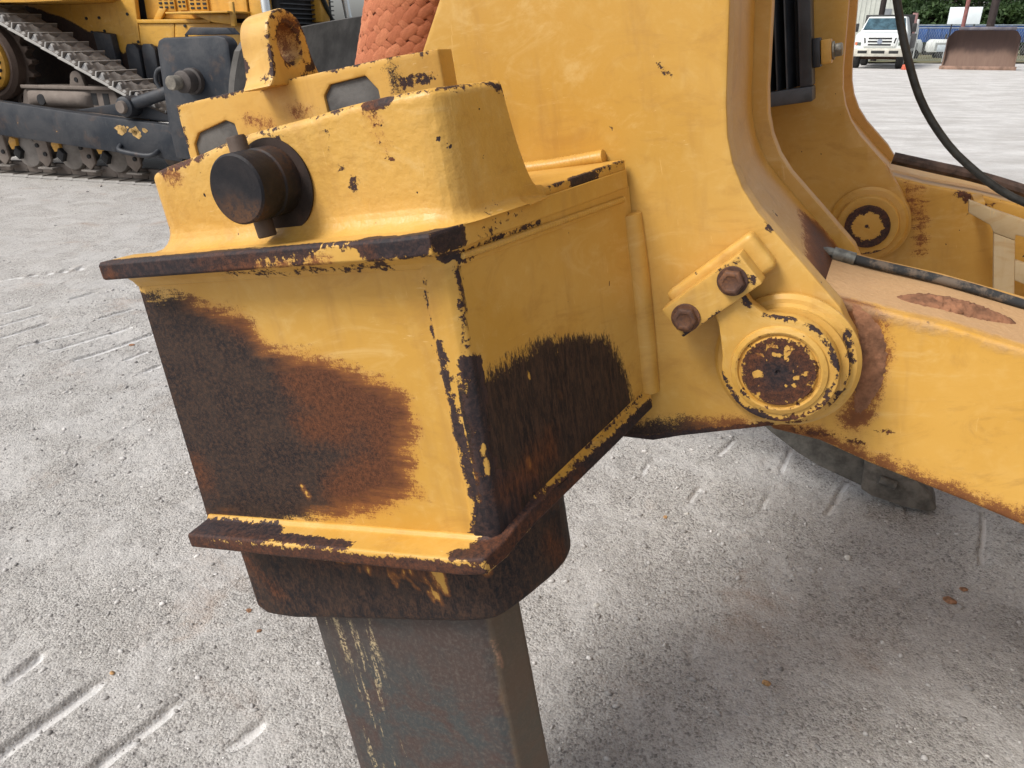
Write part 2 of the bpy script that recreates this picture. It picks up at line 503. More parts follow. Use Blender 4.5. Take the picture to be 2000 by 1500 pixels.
def ground_mat():
    t = NT('limestone_gravel')
    co = t.coord()
    n0 = t.noise(co, 0.7, 4, 0.6); n1 = t.noise(co, 5, 5, 0.65); n2 = t.noise(co, 60, 7, 0.8); n3 = t.noise(co, 230, 4, 0.85)
    vor = t.n('ShaderNodeTexVoronoi', {'Vector': co, 'Scale': 150.0}, feature='F1')
    stone = t.n('ShaderNodeSeparateColor', {0: vor.outputs['Color']}).outputs[0]
    c = t.mix(t.step(n1, 0.35, 0.68), (0.435, 0.412, 0.388), (0.525, 0.502, 0.478))
    c = t.mix(t.mul(t.step(n2, 0.49, 0.66), 0.75), c, (0.135, 0.128, 0.123))
    c = t.mix(t.mul(t.step(n2, 0.48, 0.30), 0.6), c, (0.58, 0.565, 0.55))
    c = t.mix(t.mul(t.step(stone, 0.78, 0.95), 0.45), c, (0.60, 0.585, 0.56))
    c = t.mix(t.mul(t.step(stone, 0.20, 0.05), 0.55), c, (0.13, 0.12, 0.115))
    c = t.mix(t.mul(t.step(n3, 0.53, 0.66), 0.75), c, (0.095, 0.088, 0.085))
    # reddish clay stains
    ns = t.noise(co, 1.9, 5, 0.7, 0.6)
    c = t.mix(t.mul(t.step(ns, 0.55, 0.74), 0.50), c, (0.36, 0.25, 0.18))
    c = t.mix(t.mul(t.step(n0, 0.45, 0.7), 0.22), c, (0.32, 0.31, 0.305))
    # paler crushed stone in the far yard
    sep = t.n('ShaderNodeSeparateXYZ', {0: co})
    far = t.step(t.add(sep.outputs[1], t.cen(n0, 3.0)), 4.5, 11.0)
    nf = t.noise(t.scaled(co, (0.6, 1.0, 1)), 1.3, 8, 0.78)
    farc = t.mix(t.step(nf, 0.36, 0.64), (0.44, 0.42, 0.40), (0.66, 0.645, 0.63))
    # the left part of the yard stays grey round the parked dozer
    left = t.step(sep.outputs[0], -1.0, 1.0)
    c = t.mix(t.mul(t.mul(far, left), 0.85), c, farc)
    fin = t.step(t.noise(co, 3.2, 6, 0.62, 0.8), 0.44, 0.60)
    c = t.mix(t.mul(fin, 0.40), c, t.mix(n2, (0.36, 0.35, 0.342), (0.53, 0.517, 0.505)))
    pl = t.attr('pale')
    c = t.mix(t.mul(t.step(t.add(pl, t.cen(n2, 0.6), t.cen(n1, .5)), 0.35, 0.62), 0.92), c, t.mix(n3, (0.56, 0.55, 0.54), (0.68, 0.67, 0.66)))
    h = t.add(t.mul(vor.outputs['Distance'], -0.9), t.mul(n2, 1.3), t.mul(n3, 0.45))
    h = t.mul(h, t.math('SUBTRACT', 1.0, t.mul(pl, 0.75)))
    h = t.mul(h, t.math('SUBTRACT', 1.0, t.mul(fin, 0.45)))
    return t.bsdf(c, 0.95, 0.0, t.bump(h, 0.0050, 1.0), spec=0.2)
gme.materials.append(ground_mat())
ground = bpy.data.objects.new('ground', gme); COL.objects.link(ground)
tag(ground, 'pale grey crushed limestone yard with track prints', kind='structure')

# loose gravel scattered on the yard
def gravel():
    rng = np.random.default_rng(11)
    ico = bmesh.new(); bmesh.ops.create_icosphere(ico, subdivisions=1, radius=1.0)
    ico.verts.ensure_lookup_table()
    V0 = np.array([v.co[:] for v in ico.verts]); F0 = np.array([[v.index for v in f.verts] for f in ico.faces]); ico.free()
    V0 = V0 + rng.normal(0, .17, V0.shape)
    n = 34000
    px = np.concatenate([rng.uniform(-2.6, 2.9, n), rng.uniform(-7, 7, 5000)])
    py = np.concatenate([0.6 + 4.8 * rng.random(n) ** 1.25, rng.uniform(4, 9.5, 5000)])
    N = len(px)
    sz = 0.0016 + 0.0021 * rng.random(N) + np.where(rng.random(N) < .10, rng.random(N) * .0065, 0)
    sz = sz * (1 + 0.12 * np.maximum(py - 2, 0))
    ax = rng.uniform(0.6, 1.25, (N, 3)); ax[:, 2] *= 0.62
    th = rng.uniform(0, 2 * np.pi, N); c, s = np.cos(th), np.sin(th)
    base = V0[None] * (ax * sz[:, None])[:, None, :]
    x = base[..., 0] * c[:, None] - base[..., 1] * s[:, None] + px[:, None]
    y = base[..., 0] * s[:, None] + base[..., 1] * c[:, None] + py[:, None]
    z = base[..., 2] + (ground_height(px, py) * 0.9 + 0.25 * sz)[:, None]
    co = np.stack([x, y, z], -1).reshape(-1, 3)
    F = (F0[None] + (np.arange(N) * len(V0))[:, None, None]).reshape(-1, 3)
    me = bpy.data.meshes.new('loose_gravel')
    me.vertices.add(len(co)); me.vertices.foreach_set('co', co.ravel())
    me.loops.add(F.size); me.loops.foreach_set('vertex_index', F.ravel())
    me.polygons.add(len(F)); me.polygons.foreach_set('loop_start', np.arange(0, F.size, 3)); me.update()
    col = np.repeat(rng.random(N), len(V0)).astype(np.float32)
    a = me.attributes.new('tone', 'FLOAT', 'POINT'); a.data.foreach_set('value', col)
    t = NT('gravel_stone'); tone = t.attr('tone')
    nn = t.noise(t.coord(), 300, 4, .7)
    cc = t.mix(t.step(tone, 0, .9), (0.28, 0.27, 0.26), (0.56, 0.545, 0.53))
    cc = t.mix(t.step(tone, .90, .95), cc, (0.68, 0.66, 0.64)); cc = t.mix(t.mul(nn, .3), cc, (0.2, 0.18, 0.17))
    me.materials.append(t.bsdf(cc, 0.9, spec=.2))
    o = bpy.data.objects.new('loose_gravel', me); COL.objects.link(o)
    tag(o, 'loose grey gravel chips scattered over the yard', 'gravel', kind='stuff')
gravel()

def stone(name, label, pos, size, col, group='single stones on the gravel', seed=1, flat=0.6):
    rng = random.Random(seed)
    bm = bmesh.new(); bmesh.ops.create_icosphere(bm, subdivisions=2, radius=1.0)
    pl = [(Vector((rng.uniform(-1, 1), rng.uniform(-1, 1), rng.uniform(-.4, 1))).normalized(), rng.uniform(.6, .9)) for _ in range(9)]
    for v in bm.verts:
        for nn, dd in pl:
            k = v.co.dot(nn)
            if k > dd: v.co -= nn * (k - dd)
        v.co = Vector((v.co.x * size, v.co.y * size * rng.uniform(.78, .82), v.co.z * size * flat))
    me = bpy.data.meshes.new(name); bm.to_mesh(me); bm.free(); me.materials.append(col)
    o = bpy.data.objects.new(name, me); COL.objects.link(o)
    gzv = float(ground_height(np.array([pos[0]]), np.array([pos[1]]))[0])
    o.location = (pos[0], pos[1], gzv + size * flat * .45); o.rotation_euler = (0, 0, rng.uniform(0, 6))
    return tag(o, label, 'stone', group)
M_or = flat_mat('ochre_stone', (0.46, 0.27, 0.12), .9, .3, 60, bump=.002)
M_br = flat_mat('clay_lump', (0.30, 0.155, 0.085), .95, .3, 60, bump=.004)
M_wh = flat_mat('white_stone', (0.58, 0.56, 0.52), .9, .15, 60, bump=.002)
M_gr = flat_mat('grey_stone', (0.22, 0.21, 0.20), .9, .2, 60, bump=.002)
stone('stone', 'tan rounded pebble alone on the gravel, right of the shank', (0.641, 1.450), .0125, M_or, seed=2)
stone('stone', 'pale rounded stone in the shade under the lower link', (1.055, 1.971), .013, M_wh, seed=3)
stone('stone', 'small grey stone just behind the tan pebble', (0.696, 1.501), .008, M_gr, seed=4)
stone('stone', 'white chip on the gravel right beside the shank', (0.243, 1.748), .0105, M_wh, seed=5)
stone('clay_lump', 'larger crumbled brown clay lump near the right edge', (1.270, 1.768), .022, M_br, 'brown clay lumps', 6, .35)
stone('clay_lump', 'smaller brown clay lump near the right edge, the farther one', (1.335, 1.815), .015, M_br, 'brown clay lumps', 7, .35)
stone('clay_lump', 'brown clay crumb under the left corner of the shank pocket', (-0.749, 1.722), .010, M_br, 'brown clay lumps', 8, .5)
stone('clay_lump', 'flat brown clay crumb left of the shank', (-0.695, 1.64), .008, M_br, 'brown clay lumps', 9, .4)
stone('clay_lump', 'brown crumb among the thin white track prints at left', (-2.02, 3.80), .016, M_br, 'brown clay lumps', 10, .4)
stone('stone', 'tan crumb lying on the gravel below the side plate', (0.521, 2.19), .009, M_or, seed=12)
stone('stone', 'grey stone on the gravel below the near side plate', (0.60, 2.215), .010, M_wh, seed=13)
stone('stone', 'small tan pebble at the end of a white track print', (-1.030, 1.492), .008, M_or, seed=14)

# ================================================================== RIPPER (frame R: x to the tractor, y across it, z up)
RM = frame_matrix((-0.09387, 0.85915, 1.26319), -25, 10)
M_paint = worn_paint('yellow_paint', 0.12)
M_cast = worn_paint('yellow_paint_on_casting', 0.85, specks=0.71)
M_streak = worn_paint('yellow_paint_streaked', 0.10, streak=(1, 1, 0.24))
M_pin = steel_mat('pin_steel', (0.010, 0.010, 0.013), (0.026, 0.022, 0.023), (0.10, 0.048, 0.024), .60, .55, 1.6)
M_bolt = steel_mat('rusty_bolt', (0.05, 0.03, 0.026), (0.09, 0.05, 0.038), (0.19, 0.085, 0.04), .6, .6, 2.0)
M_liner = steel_mat('worn_liner', (0.055, 0.053, 0.052), (0.12, 0.115, 0.11), (0.10, 0.07, 0.05), .2, .55)
M_rub = flat_mat('hose_rubber', (0.028, 0.030, 0.028), .6, .3, 40)
M_dirt = flat_mat('caked_dirt', (0.27, 0.125, 0.065), .97, .25, 30, bump=.006)
M_blk = flat_mat('black_metal', (0.030, 0.033, 0.040), .5, .25, 12)
M_grey = flat_mat('grey_fitting', (0.20, 0.20, 0.18), .5, .25, 60, metal=.5)

ripper = empty('ripper', RM, 'big worn yellow ripper frame with shank pocket and side plates filling the middle', 'ripper')

# ---- shank pocket: welded box
S = []
S += [('poly:scrub', (0, 2), [(-.56, .0), (-.503, -.008), (-.436, -.026), (-.378, -.033), (-.319, -.053), (-.295, -.078), (-.284, -.1), (-.186, -.116), (-.118, -.14), (-.078, -.171), (-.069, -.21), (-.088, -.238), (-.080, -.262), (-.100, -.286), (-.084, -.312), (-.143, -.333), (-.202, -.354), (-.263, -.369), (-.56, -.42)], 1, 0.0, .02),
      ('rusty', (-.22, 0, -.15), (-.12, 0, -.19), (-.11, 0, -.28), (-.2, 0, -.33), .055), ('rusty', (-.36, 0, -.05), (-.29, 0, -.09), .012),
      ('rusty', (-.50, 0, -.30), (-.50, 0, -.33), .015),
      ('rusty', (-.25, 0, -.22), (-.2, 0, -.22), .03)]
S += [('poly:scrub', (1, 2), [(-.03, -.15), (.023, -.150), (.082, -.148), (.135, -.146), (.215, -.16), (.285, -.188), (.318, -.231), (.338, -.279), (.345, -.33), (.128, -.38), (.018, -.40), (-.03, -.42)], 0, .07, .065)]
S += [('chip', (.030, .008, -.012), (.026, .006, -.07), (.021, .004, -.125), .0035), ('chip', (.024, .008, -.13), (.018, .004, -.24), (.016, .002, -.37), .014),
      ('chip', (-.013, 0, -.02), (-.015, 0, -.10), .0012), ('chip', (-.010, 0, -.10), (-.006, -.002, -.20), (.000, -.003, -.28), (.003, -.003, -.36), .007),
      ('chip', (.03, .012, -.33), (.014, 0, -.37), .036), ('chip', (.03, .02, -.29), (.04, .08, -.33), .012),
      ('chip', (-.045, 0, -.375), (0, 0, -.375), .002)]
S += [('rusty', (.03, .03, -.31), (.05, .12, -.30), .02)]
S += [('paint', (.056, .16, -.222), (.058, .166, -.236), .004), ('paint', (.050, .10, -.178), (.05, .103, -.184), .002), ('paint', (.04, .075, -.29), (.04, .078, -.302), .002), *[('paint', (x := .021 + random.uniform(-.006, .005), .003, z := random.uniform(-.31, -.13)), (x - .001, .003, z - random.uniform(.004, .02)), random.uniform(.0005, .0035)) for k_ in range(16)],
      ('paint', (-.295, 0, -.318), (-.287, 0, -.335), .0016)]
mb = MB()
low = [(-.520, 0.0, -.396), (-.017, 0.0, -.373), (-.012, -.004, -.372), (.012, -.003, -.370), (.022, .004, -.366), (.030, .025, -.36), (.114, .398, -.335), (-.45, .398, -.40), (-.515, .34, -.40)]
top = [(-.500, 0.0, .012), (-.015, 0.0, .012), (-.009, -.004, .012), (.020, -.003, .012), (.030, .004, .012), (.036, .025, .012), (.116, .398, .010), (-.45, .398, .012), (-.500, .34, .012)]
mb.loft([low, top])
pocket = build('shank_pocket', mb, M_streak, ripper, .0015, 1, .0055, S)

# deck behind the upper casting, towards the side plate
S = [('chip', (.075, .20, .046), (.112, .385, .048), .0035), ('chip', (.088, .25, .040), (.098, .30, .040), .011), ('chip', (.108, .345, .02), (.109, .35, .035), .004),
     ('chip', (.117, .392, .05), (.117, .393, -.02), .0035)]
mb = MB(); z0, z1 = .010, .0455
mb.loft([[(-.30, .16, z0), (.067, .16, z0), (.114, .391, z0), (-.30, .391, z0)], [(-.30, .16, z1), (.068, .16, z1), (.116, .391, z1 + .004), (-.30, .391, z1 + .004)]])
build('deck_plate', mb, M_paint, pocket, .003, 2, .012, S)

# ---- rims: sweeps along the faces of the pocket
def rim(path, prof, name, mat, strokes, cut=.012, base=None):
    """path: (x, y, z, scale); prof: (outward, dz) closed"""
    P = [Vector(p[:3]) for p in path]; rings = []
    for i, p in enumerate(P):
        d0 = (P[i] - P[max(i - 1, 0)]); d1 = (P[min(i + 1, len(P) - 1)] - P[i])
        d = Vector((0, 0, 0))
        for q in (d0, d1):
            if q.length > 1e-6: d += Vector((q.x, q.y, 0)).normalized()
        d.normalize(); out = Vector((d.y, -d.x, 0)); k = path[i][3]
        rings.append([p + out * (o * (k if o > 0 else 1)) + Vector((0, 0, dz)) for o, dz in prof])
    return build(name, MB().loft(rings), mat, pocket, .002, 2, cut, strokes, base)
fl_up = [(-.010, .002), (-.010, .033), (.046, .035), (.050, .031), (.050, .013), (.047, .010), (.028, .009), (.014, .004), (.006, -.004), (.001, -.012), (-.010, -.012)]
path = [(-.500, 0, .004, 1), (-.40, 0, .004, 1), (-.30, 0, .004, 1), (-.2, 0, .004, 1), (-.1, 0, .004, 1), (-.012, 0, .003, 1), (.018, -.001, .003, .85), (.034, .012, .002, .25), (.045, .06, .002, .10), (.08, .21, .001, .09), (.113, .388, .0, .09)]
S = [('chip', (-.50, -.05, .026), (-.33, -.05, .027), (-.24, -.05, .03), .024), ('chip', (-.26, -.050, .036), (-.13, -.050, .038), .0105), ('chip', (-.13, -.050, .040), (-.06, -.050, .040), .0075), *[('chip', (x := random.uniform(-.28, -.05), -.05, z := random.uniform(.016, .036)), (x + random.uniform(.002, .012), -.05, z + .003), random.uniform(.001, .004)) for k_ in range(26)], ('chip', (-.045, -.04, .03), (-.01, -.048, .03), (.02, -.032, .03), (.036, -.004, .03), .018),
     ('scrub', (-.32, -.05, .016), (-.2, -.05, .017), (-.1, -.05, .017), .006), ('chip', (-.5, -.03, .0), (-.36, -.02, -.003), (-.22, -.012, -.004), (-.05, -.01, -.004), .007),
     ('rusty', (-.50, -.05, .02), (-.48, -.05, .02), .015), ('rusty', (-.3, -.05, .017), (-.05, -.05, .019), .004),
     ('chip', (.04, .03, .018), (.05, .07, .016), .003), ('chip', (.045, .045, .006), (.07, .16, .006), .0022), ('chip', (.04, .03, .026), (.06, .12, .026), .0016), ('chip', (.025, -.012, .002), (.04, .03, .001), .008)]
rim(path, fl_up, 'upper_flange', M_paint, S, .0055)
fl_lo = [(-.010, -.026), (-.010, .006), (.003, .008), (.008, .002), (.047, .000), (.050, -.003), (.050, -.022), (.047, -.025)]
path = [(-.512, 0, -.394, 1), (-.42, 0, -.390, 1), (-.32, 0, -.386, 1), (-.2, 0, -.380, 1), (-.1, 0, -.376, 1), (-.012, 0, -.372, 1), (.006, .001, -.370, .95), (.017, .008, -.366, .45), (.026, .022, -.360, .26), (.038, .065, -.352, .22), (.058, .15, -.345, .20), (.085, .265, -.334, .20), (.112, .385, -.322, .20)]
S = [('chip', (-.512, -.052, -.412), (-.25, -.052, -.400), (.03, -.052, -.388), .0125), ('chip', (-.512, -.03, -.394), (-.36, -.03, -.388), .024), ('chip', (-.40, -.035, -.388), (-.2, -.04, -.381), .010),
     ('chip', (-.52, -.05, -.425), (.03, -.05, -.40), .012), ('chip', (-.020, -.040, -.37), (.020, -.04, -.368), .012), ('chip', (.015, -.02, -.37), (.03, .01, -.362), .026), ('chip', (.03, .01, -.37), (.066, .15, -.362), (.115, .37, -.345), .0175), ('chip', (.03, .012, -.355), (.04, .06, -.35), .016), ('rusty', (.0, -.04, -.39), (.03, .0, -.37), .02),
     ('chip', (.032, .03, -.349), (.06, .14, -.3405), (.11, .37, -.319), .0014),
     ('rusty', (-.5, -.052, -.41), (.03, -.052, -.39), .012), ('rusty', (.03, .01, -.37), (.07, .16, -.365), .014), ('paint', (.045, .075, -.347), (.062, .13, -.343), .0015)]
rim(path, fl_lo, 'lower_flange', M_paint, S, .0055)

# ---- upper casting: wall that carries the pin, wrapping round the front corner
def wall_loft(stations, thick, name, mat, strokes, base=None, cut=0.0, parent=pocket):
    """stations: (x, y, zbottom, ztop, fillet) along the outer face; outward is to the right of travel"""
    P = [Vector((s[0], s[1], 0)) for s in stations]; rings = []
    for i, p in enumerate(P):
        d = (P[min(i + 1, len(P) - 1)] - P[max(i - 1, 0)]).normalized(); out = Vector((d.y, -d.x, 0))
        _, _, zb, zt, fr = stations[i]
        ring = []
        for k in range(7):                                   # fillet at the foot
            a = k / 6 * math.pi / 2
            ring.append(p + out * (abs(fr) * (1 - math.sin(a))) + Vector((0, 0, zb + (fr * (1 - math.cos(a)) if fr > 0 else 0))))
        hh = zt - zb
        for k in range(1, 7):
            ring.append(p + Vector((0, 0, zb + abs(fr) + (hh - abs(fr) - .010) * k / 6)))
        for k in range(1, 5):                                # rounded top edge
            a = k / 4 * math.pi / 2
            ring.append(p - out * (.009 * (1 - math.cos(a))) + Vector((0, 0, zt - .010 + .010 * math.sin(a))))
        ring.append(p - out * (thick - .006) + Vector((0, 0, zt)))
        ring.append(p - out * thick + Vector((0, 0, zt - .006)))
        ring.append(p - out * thick + Vector((0, 0, zb)))
        rings.append(ring)
    return build(name, MB().loft(rings), mat, parent, 0, 2, cut, strokes, base, smooth=50)
plan = [(-.405, .135), (-.432, .10), (-.444, .06), (-.440, .036), (-.425, .022), (-.39, .018), (-.30, .018), (-.2, .018), (-.1, .018), (-.03, .018), (.010, .019), (.029, .0245), (.040, .040), (.046, .06), (.058, .11), (.062, .127)]
plan = smooth_path([(x, y, 0) for x, y in plan], 64)
ztab_x = [-.444, -.40, -.36, -.322, -.264, -.206, -.146, -.09, -.034, .03, .06]
ztab_z = [.139, .146, .151, .156, .167, .171, .1745, .179, .1815, .182, .181]
st = []
for (x, y, _) in plan:
    zt = float(np.interp(x, ztab_x, ztab_z)) if y < .03 or x > -.2 else .139
    fr = .030 if x < .0 else max(.030 - (x - 0) * .35, .014)
    st.append((x, y, .036, zt, fr))
# front end of the wall sweeps down to the deck in a concave curve
for k in range(1, 15):
    a = k / 14
    y = .127 + .055 * a; x = .062 + (y - .127) * .23
    zz = .181 - (.131 * min(1, a * 2.6) ** .8 if a < .4 else .131) if False else .0505 + .1305 * (1 - a) ** 2.6
    st.append((x, y, .034, max(zz, .0505), .014 - .010 * a))
S = [('chip', (-.445, .05, .145), (-.40, .018, .147), (-.33, .018, .156), .0065), ('chip', (-.35, .016, .157), (-.264, .018, .168), .006), ('chip', (-.264, .018, .170), (-.15, .018, .178), .0058), ('chip', (-.15, .020, .179), (-.05, .018, .184), .0048), ('chip', (-.055, .018, .179), (-.03, .018, .180), .009),
     ('chip', (-.02, .018, .185), (.03, .025, .185), (.06, .115, .184), .0042), ('chip', (.055, .10, .184), (.064, .13, .17), .006), ('chip', (.067, .142, .105), (.068, .149, .08), .003),
     ('scrub', (-.444, .05, .13), (-.444, .05, .07), .012), ('rusty', (-.444, .05, .13), (-.444, .05, .07), .03), ('chip', (-.053, .017, .17), (-.045, .017, .13), .0006), ('scrub', (-.053, .017, .172), (-.043, .017, .132), .004), ('rusty', (-.06, .017, .18), (-.04, .017, .12), .02),
     ('chip', (-.097, .017, .100), (-.096, .017, .092), .004), ('chip', (-.04, .017, .118), (-.036, .017, .113), .0035), ('chip', (-.115, .017, .156), (-.114, .017, .153), .002), ('chip', (-.205, .017, .152), (-.19, .017, .157), .004),
     ('chip', (-.12, .017, .135), (-.119, .017, .133), .0018), ('chip', (-.11, .017, .112), (-.109, .017, .111), .0018), ('chip', (-.18, .016, .075), (-.179, .016, .074), .002), ('rusty', (-.4, .018, .15), (-.33, .018, .155), .012), ('scrub', (-.392, .017, .138), (-.385, .017, .13), .006),
     ('chip', (.05, .04, .042), (.062, .09, .045), .002)]
build_cast = wall_loft(st, .055, 'upper_casting', M_cast, S, None, .006)
# bare pad round the pin
mb = MB(); mb.lathe([(.035, 0), (.0565, 0), (.058, .0015), (.058, .004), (.035, .004)], (-.2135, .0185, .1035), (0, -1, 0), 48)
build('pin_seat', mb, steel_mat('dark_seat', (.018, .014, .013), (.045, .03, .025), (.10, .05, .028), .5, .6, 1.5), pocket)

# ---- inner block of the pocket with its two notches, and the lifting eye
S = [('chip', (-.466, .13, .232), (-.38, .13, .233), (-.30, .13, .232), .0068), ('chip', (-.30, .13, .233), (-.085, .13, .233), (-.035, .15, .23), .0048), ('chip', (-.468, .13, .23), (-.466, .13, .17), .0025), ('chip', (-.085, .13, .232), (-.078, .13, .19), .003),
     ('scrub', (-.25, .13, .187), (-.225, .13, .184), .004), ('scrub', (-.34, .13, .19), (-.30, .13, .178), .002), ('rusty', (-.3, .13, .18), (-.2, .13, .18), .03), ('chip', (-.075, .135, .200), (-.04, .15, .197), .004), ('scrub', (-.088, .13, .22), (-.086, .13, .18), .004)]
blk = [(-.470, .06), (-.466, .226), (-.38, .2275), (-.30, .229), (-.088, .229), (-.088, .06), (-.110, .06), (-.112, .195), (-.127, .214), (-.185, .212), (-.198, .200), (-.195, .06), (-.355, .06), (-.364, .187), (-.379, .194), (-.438, .184), (-.452, .170), (-.455, .06)]
mb = MB(); mb.prism(blk, .13, .165)
mb.loft([[(-.088, .13, z), (-.030, .155, z), (-.030, .19, z), (-.088, .165, z)] for z in (.06, .229)])
inner = build('inner_block', mb, M_paint, pocket, .002, 2, .007, S)
mb = MB(); mb.box(-.456, -.10, .1345, .185, .05, .218)
build('liner_plate', mb, M_liner, pocket, .002)
def dent_ring(pts, n): return smooth_path([(a, b, 0) for a, b in pts], n, True)
# the eye stands across the block: profile in y-z, thickness along x
ey0 = .150
eo = smooth_path([(ey0 - .058, .222, 0), (ey0 - .046, .236, 0), (ey0 - .040, .262, 0), (ey0 - .036, .290, 0), (ey0 - .024, .308, 0), (ey0 + .002, .3165, 0), (ey0 + .026, .307, 0), (ey0 + .036, .290, 0), (ey0 + .040, .262, 0), (ey0 + .048, .237, 0), (ey0 + .062, .222, 0)], 47) + [(ey0, .222, 0)]
ei = []
for q in eo:
    a = math.atan2(q[1] - .271, q[0] - ey0)
    ei.append((ey0 + .0215 * math.cos(a), .271 + .0265 * math.sin(a)))
X0, X1 = -.300, -.250
S = [('chip', *[(X1, q[0], q[1]) for q in eo[4:44:4]], .0030), ('chip', (X0, ey0 - .04, .26), (X0, ey0 - .05, .236), .006), ('chip', *[(X1, ey0 + .023 * math.cos(a), .271 + .028 * math.sin(a)) for a in [k * .5 for k in range(14)]], .0030),
     ('chip', (X1, ey0 + .04, .245), (X1, ey0 + .01, .232), .005), ('chip', (-.275, ey0, .25), (-.26, ey0, .25), .012), ('rusty', (X1 - .012, ey0, .268), (X0, ey0, .268), .03), *[('scrub', (-.292, ey0 + .0215 * math.cos(a), .271 + .0265 * math.sin(a)), (-.258, ey0 + .0215 * math.cos(a), .271 + .0265 * math.sin(a)), .006) for a in [k * .52 for k in range(12)]], ('scrub', (X1, ey0, .30), (X1, ey0 + .02, .297), .007), ('chip', (X1 - .02, ey0 - .042, .232), (X1 - .01, ey0 - .045, .228), .004)]
mb = MB(); R4 = [[(X0, p[0], p[1]) for p in eo], [(X0, p[0], p[1]) for p in ei], [(X1, p[0], p[1]) for p in ei], [(X1, p[0], p[1]) for p in eo]]
mb.loft(R4, True, False, loop=True)
build('lifting_eye', mb, M_paint, pocket, .0035, 2, .006, S)

# ---- lower casting (shank guide), nearly bare
plan = smooth_path([(-.47, .22, 0), (-.512, .12, 0), (-.522, .06, 0), (-.513, .034, 0), (-.48, .030, 0), (-.35, .030, 0), (-.2, .030, 0), (-.085, .031, 0), (-.04, .036, 0), (-.008, .055, 0), (.020, .09, 0), (.034, .13, 0), (.036, .165, 0), (.022, .205, 0), (-.02, .24, 0)], 60)
rings = []
for i, (x, y, _) in enumerate(plan):
    P0 = Vector(plan[max(i - 1, 0)]); P1 = Vector(plan[min(i + 1, len(plan) - 1)])
    d = (P1 - P0).normalized(); out = Vector((d.y, -d.x, 0)); p = Vector((x, y, 0))
    zb = float(np.interp(x, [-.52, -.49, -.43, -.28, -.09, -.03, .02, .04], [-.590, -.606, -.603, -.578, -.548, -.536, -.51, -.505]))
    wgt = max(0, min(1, (x + .03) / .06)) * (1 if y > .05 else 0)
    fl = max(.031 * wgt, .004); fv = max(.085 * wgt, .004)
    ring = []
    for k in range(9):
        a = k / 8 * math.pi / 2; ring.append(p + out * (fl * (1 - math.sin(a))) + Vector((0, 0, -.350 - fv * .9 * (1 - math.cos(a)))))
    for k in range(1, 8):
        zz = -.350 - fv * .9
        ring.append(p + Vector((0, 0, zz + (zb + .012 - zz) * k / 7)))
    for k in range(1, 5):
        a = k / 4 * math.pi / 2; ring.append(p - out * (.011 * (1 - math.cos(a))) + Vector((0, 0, zb + .012 - .012 * math.sin(a))))
    ring.append(p - out * .028 + Vector((0, 0, zb))); ring.append(p - out * .03 + Vector((0, 0, -.36)))
    rings.append(ring)
S = [*[('paint', (x := -.118 + random.gauss(0, .010), .03, z := random.uniform(-.51, -.43)), (x + .003, .03, z - random.uniform(.005, .02)), random.uniform(-.001, .004)) for k_ in range(20)], ('paint', (-.03, .035, -.45), (-.031, .035, -.455), .006),
     ('rusty', (-.5, .03, -.5), (-.45, .03, -.55), .012), ('rusty', (-.52, .05, -.5), (-.52, .05, -.6), .012), ('rusty', (.03, .12, -.45), (.035, .14, -.48), .012), ('rusty', (-.34, .03, -.46), (-.1, .03, -.45), .012)]
S += [('paint', (-.33 + .17 * random.random() , .03, -.43 - .01), (-.13, .03, -.45), -.004)]
for k in range(60):
    u = random.random() ** .7; x = -.33 + .22 * u; z = -.437 - random.random() * (.02 + .055 * u)
    S.append(('paint', (x, .03, z), (x + random.uniform(-.004, .008), .03, z - random.uniform(.003, .010)), random.uniform(-.002, .0012)))
build('lower_casting', MB().loft(rings), worn_paint('bare_casting_steel', .3, streak=(1, 1, .5), specks=.95), pocket, 0, 2, .006, S, {'chip': NEG, 'scrub': 6.0, 'rusty': -2.6}, smooth=50)

# ---- near and far arms: pairs of side plates with a cover plate between
arm = [(-.22, .95), (-.17, .34), (-.151, .318), (-.201, .247), (-.31, .10), (-.31, -.36), (-.05, -.405), (.057, -.412), (.110, -.416), (.159, -.405), (.26, -.388), (.318, -.378)]
cb = (.328, -.268); rb = .101
for k in range(0, 13):
    a = rad(-95 + k * 10.5); arm.append((cb[0] + rb * math.cos(a), cb[1] + rb * math.sin(a)))
arm += [(.405, -.190), (.352, -.118), (.299, -.047), (.280, -.012), (.268, .025), (.263, .062), (.264, .107), (.276, .233), (.335, .95)]
S = [('scrub', (-.1, .4, -.41), (.10, .4, -.40), (.21, .4, -.385), (.26, .4, -.376), .019), ('chip', (-.1, .4, -.43), (.09, .4, -.418), (.16, .4, -.407), (.30, .4, -.385), .012), ('rusty', (.24, .4, -.38), (.30, .4, -.38), .02),
     ('chip', (.175, .4, .168), (.188, .4, .154), .0025), ('chip', (.42, .4, -.23), (.434, .41, -.28), .004), ('chip', (.09, .4, -.30), (.1, .4, -.31), .0005), ('chip', (.31, .40, -.06), (.315, .40, -.07), .003), ('scrub', (.40, .435, -.36), (.30, .435, -.385), .008)]
for k in range(16):
    S.append(('chip', (x := random.uniform(-.1, .26), .4, z := random.uniform(-.3, .25)), (x + .002, .4, z - .001), random.uniform(.0, .0016)))
mb = MB(); mb.prism(arm, .40, .445)
sp1 = build('side_plate', mb, M_paint, ripper, .0025, 2, .0095, S)
mb = MB(); mb.prism(arm, .78, .82)
sp2 = build('side_plate', mb, M_paint, ripper, .0025, 2, .05, [('rusty', (0, 0, 0), (0, 0, 0), 0)])
inset = [(-.25, .95), (-.28, -.34), (.10, -.39), (.30, -.36), (.405, -.30), (.402, -.25), (.375, -.18), (.325, -.112), (.273, -.042), (.252, -.008), (.241, .028), (.237, .062), (.238, .107), (.249, .233), (.306, .95)]
